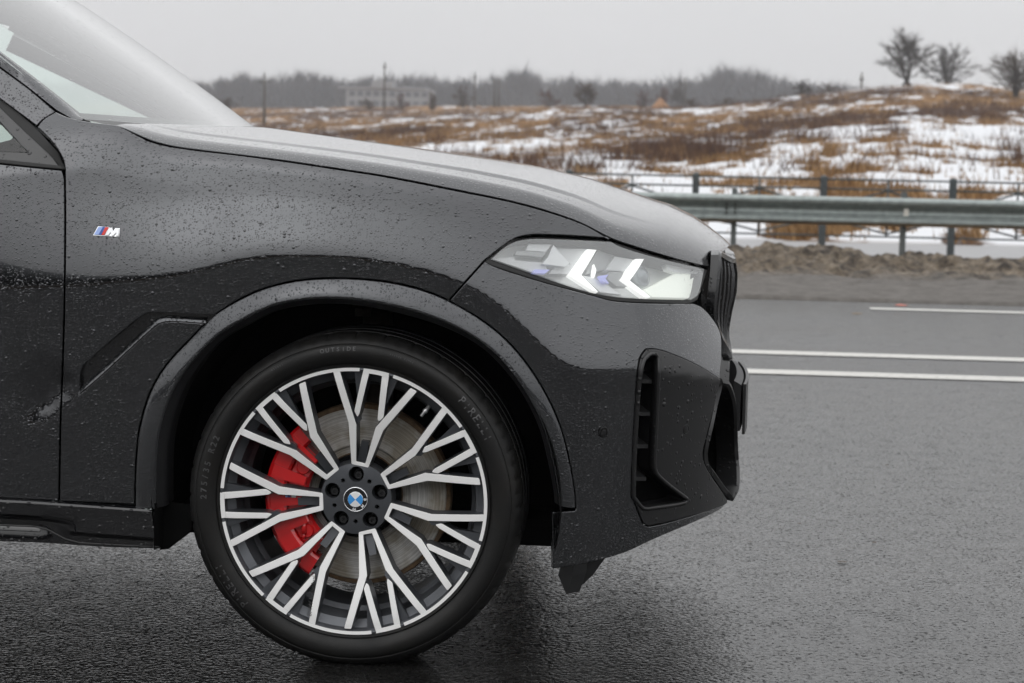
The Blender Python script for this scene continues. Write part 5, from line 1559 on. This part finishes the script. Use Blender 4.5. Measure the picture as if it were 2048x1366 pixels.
# ---- wheels (local frame: hub axis along y, outer face towards -y; the rim flange plane is y = 0)
M_SILVER = simple('machined_face', (.90, .895, .88), .38, .0, coat=.5, bump=(400, .0001, .2))
M_GREY = simple('rim_grey', (.085, .09, .10), .36, .55, coat=.3, bump=(220, .0005, .35))
M_BARREL = simple('barrel_grey', (.10, .105, .115), .4, .5, var=.35, bump=(14, .0005))
M_RUB, n_, b_, o_ = new_mat('tyre_rubber')
b_.inputs['Specular IOR Level'].default_value = .32
tc = N_(n_, 'ShaderNodeTexCoord'); no = N_(n_, 'ShaderNodeTexNoise', i_Scale=9.0, i_Detail=6.0, i_Roughness=.65)
cr = N_(n_, 'ShaderNodeValToRGB')
cr.color_ramp.elements[0].position = .42; cr.color_ramp.elements[0].color = (.006, .006, .006, 1)
cr.color_ramp.elements[1].position = .75; cr.color_ramp.elements[1].color = (.012, .011, .0095, 1)
n2 = N_(n_, 'ShaderNodeTexNoise', i_Scale=260.0, i_Detail=3.0)
bp = N_(n_, 'ShaderNodeBump', i_Strength=.35, i_Distance=.0008)
for a, b in [(tc.outputs['Object'], no.inputs['Vector']), (tc.outputs['Object'], n2.inputs['Vector']), (no.outputs[0], cr.inputs[0]), (cr.outputs[0], b_.inputs['Base Color']), (n2.outputs[0], bp.inputs['Height']), (bp.outputs[0], b_.inputs['Normal'])]: n_.links.new(a, b)
rmp = N_(n_, 'ShaderNodeMapRange', i_1=.35, i_2=.7, i_3=.62, i_4=.38)
n_.links.new(no.outputs[0], rmp.inputs[0]); n_.links.new(rmp.outputs[0], b_.inputs['Roughness'])
M_LETTER = simple('tyre_letter', (.06, .06, .062), .4)
M_RED_CAL = simple('caliper_red', (.58, .006, .008), .25, coat=.8, bump=(120, .0004, .3))
M_DISC, n_, b_, o_ = new_mat('brake_disc')
b_.inputs['Metallic'].default_value = .0; b_.inputs['Roughness'].default_value = .42
tc = N_(n_, 'ShaderNodeTexCoord')
sx = N_(n_, 'ShaderNodeSeparateXYZ'); n_.links.new(tc.outputs['Object'], sx.inputs[0])
m1 = N_(n_, 'ShaderNodeMath', operation='POWER', i_1=2.0); m2 = N_(n_, 'ShaderNodeMath', operation='POWER', i_1=2.0); m3 = N_(n_, 'ShaderNodeMath', operation='ADD'); m4 = N_(n_, 'ShaderNodeMath', operation='SQRT')
n_.links.new(sx.outputs[0], m1.inputs[0]); n_.links.new(sx.outputs[2], m2.inputs[0]); n_.links.new(m1.outputs[0], m3.inputs[0]); n_.links.new(m2.outputs[0], m3.inputs[1]); n_.links.new(m3.outputs[0], m4.inputs[0])
cx_ = N_(n_, 'ShaderNodeCombineXYZ'); ms = N_(n_, 'ShaderNodeMath', operation='MULTIPLY', i_1=260.0)
n_.links.new(m4.outputs[0], ms.inputs[0]); n_.links.new(ms.outputs[0], cx_.inputs[0])
no = N_(n_, 'ShaderNodeTexNoise', i_Scale=1.0, i_Detail=4.0, i_Roughness=.7); n_.links.new(cx_.outputs[0], no.inputs['Vector'])
nb = N_(n_, 'ShaderNodeTexNoise', i_Scale=16.0, i_Detail=5.0); n_.links.new(tc.outputs['Object'], nb.inputs['Vector'])
cr = N_(n_, 'ShaderNodeValToRGB')
cr.color_ramp.elements[0].position = .36; cr.color_ramp.elements[0].color = (.33, .32, .30, 1)
cr.color_ramp.elements[1].position = .62; cr.color_ramp.elements[1].color = (.80, .79, .765, 1)
n_.links.new(no.outputs[0], cr.inputs[0])
cr2 = N_(n_, 'ShaderNodeValToRGB')
cr2.color_ramp.elements[0].position = .40; cr2.color_ramp.elements[0].color = (.55, .5, .42, 1)
cr2.color_ramp.elements[1].position = .6; cr2.color_ramp.elements[1].color = (1, 1, 1, 1)
n_.links.new(nb.outputs[0], cr2.inputs[0])
mx = N_(n_, 'ShaderNodeMix', data_type='RGBA', blend_type='MULTIPLY', i_0=1.0)
n_.links.new(cr.outputs[0], mx.inputs[6]); n_.links.new(cr2.outputs[0], mx.inputs[7]); n_.links.new(mx.outputs[2], b_.inputs['Base Color'])
bp = N_(n_, 'ShaderNodeBump', i_Strength=.5, i_Distance=.0006); n_.links.new(no.outputs[0], bp.inputs['Height']); n_.links.new(bp.outputs[0], b_.inputs['Normal'])
M_RUST = simple('disc_rust', (.12, .075, .04), .8, bump=(80, .001), var=.5)

RR = .2965
def lathe(prof, n, a0=0, a1=2*math.pi, closed=True):
    """profile (r, y) -> verts, faces round the y axis"""
    m = n if closed else n+1
    an = a0+(a1-a0)*np.arange(m)/n
    v = [(r*math.cos(a), y, r*math.sin(a)) for a in an for r, y in prof]
    k = len(prof)
    f = [(i*k+j, i*k+j+1, ((i+1) % m)*k+j+1, ((i+1) % m)*k+j) for i in range(n) for j in range(k-1)]
    return v, f
def face_y(r): return .040*np.clip((.27-r)/.19, 0, 1)**1.25

WHEEL = empty('wheel', (0, -.965, .365), CAR)
# tyre: sidewall, shoulder blocks with sipes, grooved tread
prof = [(.286, .014), (.2955, .004), (.2985, -.003), (.302, -.004), (.304, -.0005), (.311, -.007), (.322, -.0125), (.333, -.0135), (.341, -.0115), (.3475, -.0075), (.3485, -.0055), (.350, -.0060), (.3555, -.0025), (.3620, .004), (.3670, .013), (.3700, .022),
        (.3720, .045), (.3640, .0465), (.3640, .055), (.3722, .0565), (.3728, .10), (.3640, .102), (.3640, .114), (.3728, .116), (.3728, .16), (.3640, .162), (.3640, .174), (.3726, .176), (.3715, .235), (.362, .262), (.335, .272), (.29, .262), (.27, .25)]
NT = 360
v, f = lathe(prof, NT)
v = np.array(v).reshape(NT, len(prof), 3)
for i in range(NT):
    if i % 5 == 0:
        for j, dr, dy in [(13, .0020, .002), (14, .0040, .003), (15, .0050, .001), (16, .005, 0)]:
            p = v[i, j]; r = math.hypot(p[0], p[2]); s = (r-dr)/r
            if j > 13: dr *= .55; s = (r-dr)/r
            if i % 10 == 0 or j < 15: v[i, j] = (p[0]*s, p[1]+dy, p[2]*s)
v = v.reshape(-1, 3)
v[:, 2] = np.maximum(v[:, 2], -.3645)          # contact patch
tb = MB(); tb.add(v, f)
tyre = tb.build('tyre', [M_RUB], WHEEL, sharp=32)
# barrel of the rim
rb = MB()
v, f = lathe([(.2985, .006), (.2965, .0005), (.2925, -.0005), (.2880, .004), (.2850, .020), (.268, .032), (.264, .060), (.262, .064), (.262, .085), (.252, .094), (.250, .20), (.258, .235), (.285, .25)], 144)
rb.add(v, f)
rb.build('rim_barrel', [M_BARREL], WHEEL, sharp=40)

# spokes, traced from the uppermost unit
RC = np.array([706., 1003.5]); HC = np.array([712.3, 998.2]); PXM = RR/271.5
AX = rad(90-8.0)                                 # axis of the traced unit
def loc(p):
    p = np.asarray(p, float)
    r = np.linalg.norm(p-RC)/271.5
    c = HC+(RC-HC)*np.clip((r-.28)/.65, 0, 1)
    d = (p-c)*PXM
    return np.array([d[0], -d[1]])               # x right, z up
def poly(pts, step=.012): 
    P = np.array([loc(p) for p in pts])
    return resample(P, step)
def rounded(P, r=.0018):
    """clip the corners of a polygon a little"""
    out = []
    n = len(P)
    for i in range(n):
        a, b, c = P[i-1], P[i], P[(i+1) % n]
        d1 = (a-b); l1 = np.linalg.norm(d1); d2 = (c-b); l2 = np.linalg.norm(d2)
        cs = np.dot(d1, d2)/(l1*l2+1e-12)
        if cs > -.9 and min(l1, l2) > r*2.2:
            out += [b+d1/l1*r, b+(d1/l1+d2/l2)*r*.30, b+d2/l2*r]
        else: out.append(b)
    return np.array(out)
def spoke_piece(mb, P, lift=0., depth=.034, draft=.0035, mtop=0, mside=1):
    P = rounded(np.asarray(P))
    if area2(P) < 0: P = P[::-1]
    P = dedupe(P, 3e-4); n = len(P)
    Q = offset_poly(P, -draft)
    r = delaunay_2d_cdt([Vector(p) for p in P], [(i, (i+1) % n) for i in range(n)], [], 1, 1e-7)
    vv = np.array([tuple(x) for x in r[0]]); 
    rr = np.linalg.norm(vv, axis=1)
    mb.add([(p[0], face_y(q)-lift, p[1]) for p, q in zip(vv, rr)], [tuple(t) for t in r[2]], mtop)
    rp = np.linalg.norm(P, axis=1)
    top = [(p[0], face_y(q)-lift, p[1]) for p, q in zip(P, rp)]
    ch = offset_poly(P, -.0007)
    t2 = [(p[0], face_y(q)-lift+.0008, p[1]) for p, q in zip(ch, rp)]
    bot = [(p[0], face_y(q)-lift+depth, p[1]) for p, q in zip(Q, rp)]
    mb.add(top+t2, [(i, (i+1) % n, n+(i+1) % n, n+i) for i in range(n)], mtop)
    mb.add(t2+bot, [(i, (i+1) % n, n+(i+1) % n, n+i) for i in range(n)], mside)
def make_spoke():
    mb = MB()
    # forked main arm
    spoke_piece(mb, poly([(663, 742), (696, 842), (702.5, 927), (736, 933), (765.6, 856), (831, 776), (819.5, 770), (751, 851), (730.5, 926), (711, 922), (710.6, 846), (675.5, 740)]))
    # pair of short inner arms
    spoke_piece(mb, poly([(724.5, 734), (736, 737), (717, 822.5), (713.5, 829.5), (707.5, 819)]), .0)
    spoke_piece(mb, poly([(762.5, 741), (775, 742.5), (765.5, 830), (757, 838), (754.5, 833)]), .0)
    # rim edge arcs
    def arc(a0, a1, r0=.2885, r1=.2962, lift=.0012):
        n = max(3, int(abs(a1-a0)/.03))
        t = np.linspace(a0, a1, n)
        P = np.concatenate([np.stack([r1*np.cos(t), r1*np.sin(t)], 1), np.stack([r0*np.cos(t), r0*np.sin(t)], 1)[::-1]])
        mb.add([(p[0], -lift if i < n else -lift+.0006, p[1]) for i, p in enumerate(P)]+[(p[0], .012, p[1]) for p in P],
               [(i, i+1, 2*n-2-i, 2*n-1-i) for i in range(n-1)], 0)
        b = len(mb.v)-4*n
        m = 2*n
        for i in range(m):
            mb.f.append((b+i, b+(i+1) % m, b+m+(i+1) % m, b+m+i)); mb.m.append(1 if i >= n-1 else 0)
    ang = lambda p: math.atan2(loc(p)[1], loc(p)[0])
    arc(ang((775, 743)), ang((724, 733)), .2865)
    arc(ang((716, 732))-rad(0), ang((784, 746))+rad(360/7.), .2888)
    # dark floor between the arms: foot of the pockets and the ramps at the rim
    def web(P, y0, d=.02):
        Q = np.array([loc(p) for p in P]); n = len(Q)
        if area2(Q) < 0: Q = Q[::-1]
        r = np.linalg.norm(Q, axis=1)
        yy = [face_y(q)+(y0[i] if hasattr(y0, '__len__') else y0) for i, q in enumerate(r)]
        mb.add([(p[0], y, p[1]) for p, y in zip(Q, yy)]+[(p[0], y+d, p[1]) for p, y in zip(Q, yy)], [tuple(range(n))]+[(i, (i+1) % n, n+(i+1) % n, n+i) for i in range(n)], 1)
    web([(690, 803), (711, 848), (718, 838), (716, 822), (706, 815), (700, 806)], .009)
    web([(752, 852), (756, 838), (768, 826), (776, 815), (786, 812)], .009)
    web([(704, 742), (726, 735), (712, 800)], .010)
    web([(775, 742), (792, 754), (770, 806)], .010)
    # sloped rib in the crotch of the fork
    web([(712, 920), (720, 880), (735, 882), (730, 924)], .014)
    return mb
smb = make_spoke()
sp_me = smb.build('spoke', [M_SILVER, M_GREY], WHEEL, smooth=False)
spokes = [sp_me]
for k in range(1, 7):
    c = sp_me.copy(); COL.objects.link(c); c.parent = WHEEL; c.rotation_euler = (0, k*2*math.pi/7, 0); spokes.append(c)
# hub face with five bolt wells
def circ(c, r, n): 
    a = np.linspace(0, 2*math.pi, n, endpoint=False); return np.stack([c[0]+r*np.cos(a), c[1]+r*np.sin(a)], 1)
hub_holes = [(.0555*math.cos(rad(90+72*k)), .0555*math.sin(rad(90+72*k))) for k in range(5)]
dots = [(.0500*math.cos(rad(54+72*k)), .0500*math.sin(rad(54+72*k))) for k in range(5)]
loops = [circ((0, 0), .0790, 70)]+[circ(h, .0172, 26) for h in hub_holes]+[circ(h, .0048, 12) for h in dots]
pts = np.concatenate(loops+[circ((0, 0), .030, 40), circ((0, 0), .068, 50)*1.0]); ed = []; b = 0
keep = np.ones(len(pts), bool)
nb_ = sum(len(l) for l in loops)
for h in hub_holes: keep[nb_:] &= np.linalg.norm(pts[nb_:]-np.array(h), axis=1) > .0205
pts = pts[keep]
for l in loops:
    ed += [(b+i, b+(i+1) % len(l)) for i in range(len(l))]; b += len(l)
r = delaunay_2d_cdt([Vector(p) for p in pts], ed, [], 0, 1e-7)
vv = np.array([tuple(x) for x in r[0]]); tri = np.array(r[2]); cen_ = vv[tri].mean(1)
ok = np.linalg.norm(cen_, axis=1) < .0795
for h in hub_holes: ok &= np.linalg.norm(cen_-np.array(h), axis=1) > .0170
for h in dots: ok &= np.linalg.norm(cen_-np.array(h), axis=1) > .0046
def hy(p):
    q = np.linalg.norm(p, axis=-1); return .037+.005*np.clip((q-.03)/.05, 0, 1)**2
hm = MB()
hm.add([(p[0], y, p[1]) for p, y in zip(vv, hy(vv))], [tuple(t) for t in tri[ok]])
for l, d in [(loops[0], .05)]+[(l, .03) for l in loops[1:6]]+[(l, .02) for l in loops[6:]]:
    n = len(l); y = hy(l)
    hm.add([(p[0], a, p[1]) for p, a in zip(l, y)]+[(p[0]*(1.12 if d == .05 else 1), a+d, p[1]*(1.12 if d == .05 else 1)) for p, a in zip(l, y)], [(i, (i+1) % n, n+(i+1) % n, n+i) for i in range(n)])
v, f = lathe([(.0, .070), (.092, .072), (.094, .11)], 48)
hm.add(v, f, 1)
hm.build('hub', [M_GREY, M_VOID], WHEEL, sharp=35)
bm_ = MB()
hexa = [(.0085*math.cos(a), .0085*math.sin(a)) for a in np.arange(6)*math.pi/3]
def bolt():
    m = MB()
    v, f = lathe([(.0125, .065), (.0125, .058), (.0095, .056)], 16); m.add(v, f)
    m.add([(x, .056, z) for x, z in hexa]+[(x, .046, z) for x, z in hexa]+[(x*.55, .046, z*.55) for x, z in hexa]+[(x*.55, .052, z*.55) for x, z in hexa],
          [(i, (i+1) % 6, 6+(i+1) % 6, 6+i) for i in range(6)]+[(6+i, 6+(i+1) % 6, 12+(i+1) % 6, 12+i) for i in range(6)]+[(12+i, 12+(i+1) % 6, 18+(i+1) % 6, 18+i) for i in range(6)]+[(18, 19, 20, 21, 22, 23)])
    return m
b0_ = bolt().build('lug_bolt', [M_BLACK], WHEEL, sharp=30)
for k, h in enumerate(hub_holes):
    o = b0_ if k == 0 else b0_.copy()
    if k: COL.objects.link(o); o.parent = WHEEL
    o.location = (h[0]+.004, 0, h[1]-.003)
# roundel: chrome ring, black band with letters, four quarters
M_CAPBLK = simple('cap_black', (.006, .006, .007), .08, coat=1.); M_CAPW = simple('cap_white', (.82, .82, .82), .2, coat=.6); M_CAPB = simple('cap_blue', (.06, .32, .74), .2, coat=.6)
cm = MB()
v, f = lathe([(.0275, .038), (.0275, .0325), (.0265, .0318), (.0258, .0322)], 56); cm.add(v, f, 0)
v, f = lathe([(.0258, .0322), (.0172, .0318)], 56); cm.add(v, f, 1)
v, f = lathe([(.0172, .0318), (.0166, .0313)], 56); cm.add(v, f, 0)
for q in range(4):
    a0 = rad(45+90*q); t = np.linspace(a0, a0+rad(90), 14)
    cm.add([(0, .0300, 0)]+[(.0166*math.cos(a), .0313, .0166*math.sin(a)) for a in t], [(0, i, i+1) for i in range(1, 14)], 2 if q % 2 == 0 else 3)
cap = cm.build('hub_cap', [M_CHR, M_CAPBLK, M_CAPW, M_CAPB], WHEEL, sharp=30)
def text_mesh(s, size, depth=.0004, bold=0.):
    cu = bpy.data.curves.new('t', 'FONT'); cu.body = s; cu.size = size; cu.align_x = 'CENTER'; cu.align_y = 'CENTER'; cu.extrude = depth; cu.offset = bold; cu.resolution_u = 3
    ob = bpy.data.objects.new('t', cu); COL.objects.link(ob)
    dg = bpy.context.evaluated_depsgraph_get()
    me = bpy.data.meshes.new_from_object(ob.evaluated_get(dg))
    bpy.data.objects.remove(ob); bpy.data.curves.remove(cu)
    co = np.empty(len(me.vertices)*3); me.vertices.foreach_get('co', co)
    fs = [tuple(p.vertices) for p in me.polygons]
    bpy.data.meshes.remove(me)
    return co.reshape(-1, 3), fs
def arc_text(s, r, a_mid, size, y, parent, mat, name, pitch=None, yfun=None, bold=.0):
    """letters set round a circle, tops outwards"""
    m = MB(); pitch = pitch or size*.74
    for k, ch in enumerate(s):
        if ch == ' ': continue
        co, fs = text_mesh(ch, size, .0004, bold)
        if ch == 'I':
            q = size*.055; co = np.array([(-q, -size*.34, .0004), (q, -size*.34, .0004), (q, size*.34, .0004), (-q, size*.34, .0004)]); fs = [(0, 1, 2, 3)]
        a = a_mid-(k-(len(s)-1)/2)*pitch/r
        X = np.array([math.sin(a), 0, -math.cos(a)]); Z = np.array([math.cos(a), 0, math.sin(a)])
        P = Z*r+co[:, :1]*X+co[:, 1:2]*Z
        rr = np.linalg.norm(P[:, [0, 2]], axis=1)
        P[:, 1] = (yfun(rr) if yfun else y)-co[:, 2]
        m.add(P, fs)
    return m.build(name, [mat], parent, smooth=False)
for ch, ad in (('B', 2), ('M', -41), ('W', -97)):
    arc_text(ch, .0214, rad(ad), .0088, .0314, WHEEL, M_CAPW, 'cap_letter', bold=.00025)
sy = lambda r: np.interp(r, [p[0] for p in prof[:16]], [p[1] for p in prof[:16]])-.0006
arc_text('OUTSIDE', .3385, rad(96), .0125, 0, WHEEL, M_LETTER, 'tyre_lettering', .0118, sy, .0002)
arc_text('PIRELLI', .3330, rad(36), .0240, 0, WHEEL, M_LETTER, 'tyre_lettering', .0165, sy, .0003)
arc_text('275/35 R22', .3300, rad(168), .0190, 0, WHEEL, M_LETTER, 'tyre_lettering', .0150, sy, .0003)
arc_text('PIRELLI', .3330, rad(216), .0240, 0, WHEEL, M_LETTER, 'tyre_lettering', .0165, sy, .0003)
arc_text('024940 S2WR5', .3385, rad(72), .0052, 0, WHEEL, M_LETTER, 'tyre_lettering', .0047, sy)
arc_text('027651', .3385, rad(120), .0056, 0, WHEEL, M_LETTER, 'tyre_lettering', .0052, sy)
# lettering along one arm
co, fs = text_mesh('BMW Individual', .0095, .0001)
pA, pB = np.array([(620., 1240.), (627., 1160.)])
def wl(p): d = (p-RC)*PXM; return np.array([d[0], -d[1]])
a2, b2 = wl(pA), wl(pB); tdir = (b2-a2)/np.linalg.norm(b2-a2); ndir = np.array([-tdir[1], tdir[0]]); mid2 = (a2+b2)/2
sc_ = np.linalg.norm(b2-a2)/(co[:, 0].max()-co[:, 0].min())
Pq = mid2+np.outer(co[:, 0]*sc_, tdir)+np.outer(co[:, 1]*sc_, ndir)
tm_ = MB(); tm_.add([(p[0], face_y(np.linalg.norm(p))-.0006, p[1]) for p in Pq], fs)
tm_.build('spoke_lettering', [simple('letter_grey', (.12, .12, .12), .5)], WHEEL, smooth=False)
# valve
vm = MB()
p_v = loc((846, 818)); dvec = np.array([p_v[0], 0, p_v[1]]); dvec /= np.linalg.norm(dvec)
vp = np.array([p_v[0], .030, p_v[1]])
vm.tube([vp+dvec*.022+np.array([0, .012, 0]), vp+dvec*.004, vp+dvec*.003, vp-dvec*.002, vp-dvec*.0025, vp-dvec*.014], [.0045, .0045, .0060, .0060, .0038, .0036], 12)
vm.build('valve_stem', [simple('valve_metal', (.55, .55, .55), .3, .8)], WHEEL, sharp=35)

# brake disc and caliper stay with the axle
dm = MB()
v, f = lathe([(.095, .105), (.110, .102), (.112, .098), (.192, .098), (.194, .1), (.194, .112)], 120); dm.add(v, f, 0)
disc = dm.build('brake_disc', [M_DISC], CAR, sharp=35); disc.location = (0, -.965, .365)
dm = MB()
v, f = lathe([(.1935, .1005), (.203, .101), (.205, .106), (.205, .130), (.19, .131)], 120); dm.add(v, f)
v, f = lathe([(.0, .085), (.088, .085), (.096, .106)], 60); dm.add(v, f)
dr = dm.build('disc_rim', [M_RUST], disc, sharp=35)
def ring_block(mb, a0, a1, r0, r1, y0, y1, n=16, bev=.004, mi=0):
    """bevelled block bent round the axle"""
    sec = [(r0+bev, y0), (r1-bev, y0), (r1, y0+bev), (r1, y1), (r0, y1), (r0, y0+bev)]
    t = np.linspace(rad(a0), rad(a1), n+1); k = len(sec)
    da = bev/((r0+r1)/2)
    V = []
    for i, a in enumerate(t):
        for (r, y) in sec:
            aa = a
            V.append((r*math.cos(aa), y, r*math.sin(aa)))
    mb.add(V, [(i*k+j, i*k+(j+1) % k, (i+1)*k+(j+1) % k, (i+1)*k+j) for i in range(n) for j in range(k)]+[tuple(range(k)), tuple(n*k+j for j in range(k-1, -1, -1))], mi)
cm = MB()
ring_block(cm, 130, 239, .160, .206, .045, .15, 26, .006)       # outer bridge
ring_block(cm, 136, 234, .112, .163, .058, .10, 24, .006)       # piston body, a step lower
for a in (141, 163, 203, 227): ring_block(cm, a-4.5, a+4.5, .118, .200, .041, .08, 4, .003)
ring_block(cm, 176, 188, .122, .196, .043, .08, 5, .003)
for a in (152, 215):
    c_ = (.137*math.cos(rad(a)), .137*math.sin(rad(a)))
    vv_, ff_ = lathe([(.001, .052), (.014, .052), (.016, .055), (.016, .07)], 20); cm.add([(x+c_[0], y, z+c_[1]) for x, y, z in vv_], ff_)
cal = cm.build('brake_caliper', [M_RED_CAL], CAR, sharp=30); cal.location = (0, -.965, .365)
for j, (mt, s) in enumerate([(M_LB, -.006), (M_DB, 0), (M_CAPW, .010)]):
    bx_ = MB(); bx_.box((-.150+s, .0405, .004), (.005 if j < 2 else .010, .002, .012)); o = bx_.build('caliper_mark', [mt], cal, smooth=False)
bp_ = MB(); bp_.tube([(-.118, .05, -.055), (-.118, .05, -.085)], .006, 8); bp_.tube([(-.118, .05, -.083), (-.118, .05, -.095)], .004, 8); bp_.build('bleed_nipple', [M_RED_CAL], cal)

# the other three wheels
def copy_tree(o, parent):
    c = o.copy(); COL.objects.link(c); c.parent = parent
    for ch in list(o.children): copy_tree(ch, c)
    return c
for (x, y, rz) in [(-2.975, -.965, 0), (0, .965, math.pi), (-2.975, .965, math.pi)]:
    w = copy_tree(WHEEL, CAR); w.location = (x, y, .365); w.rotation_euler = (0, 0.6 if rz == 0 else .3, rz)
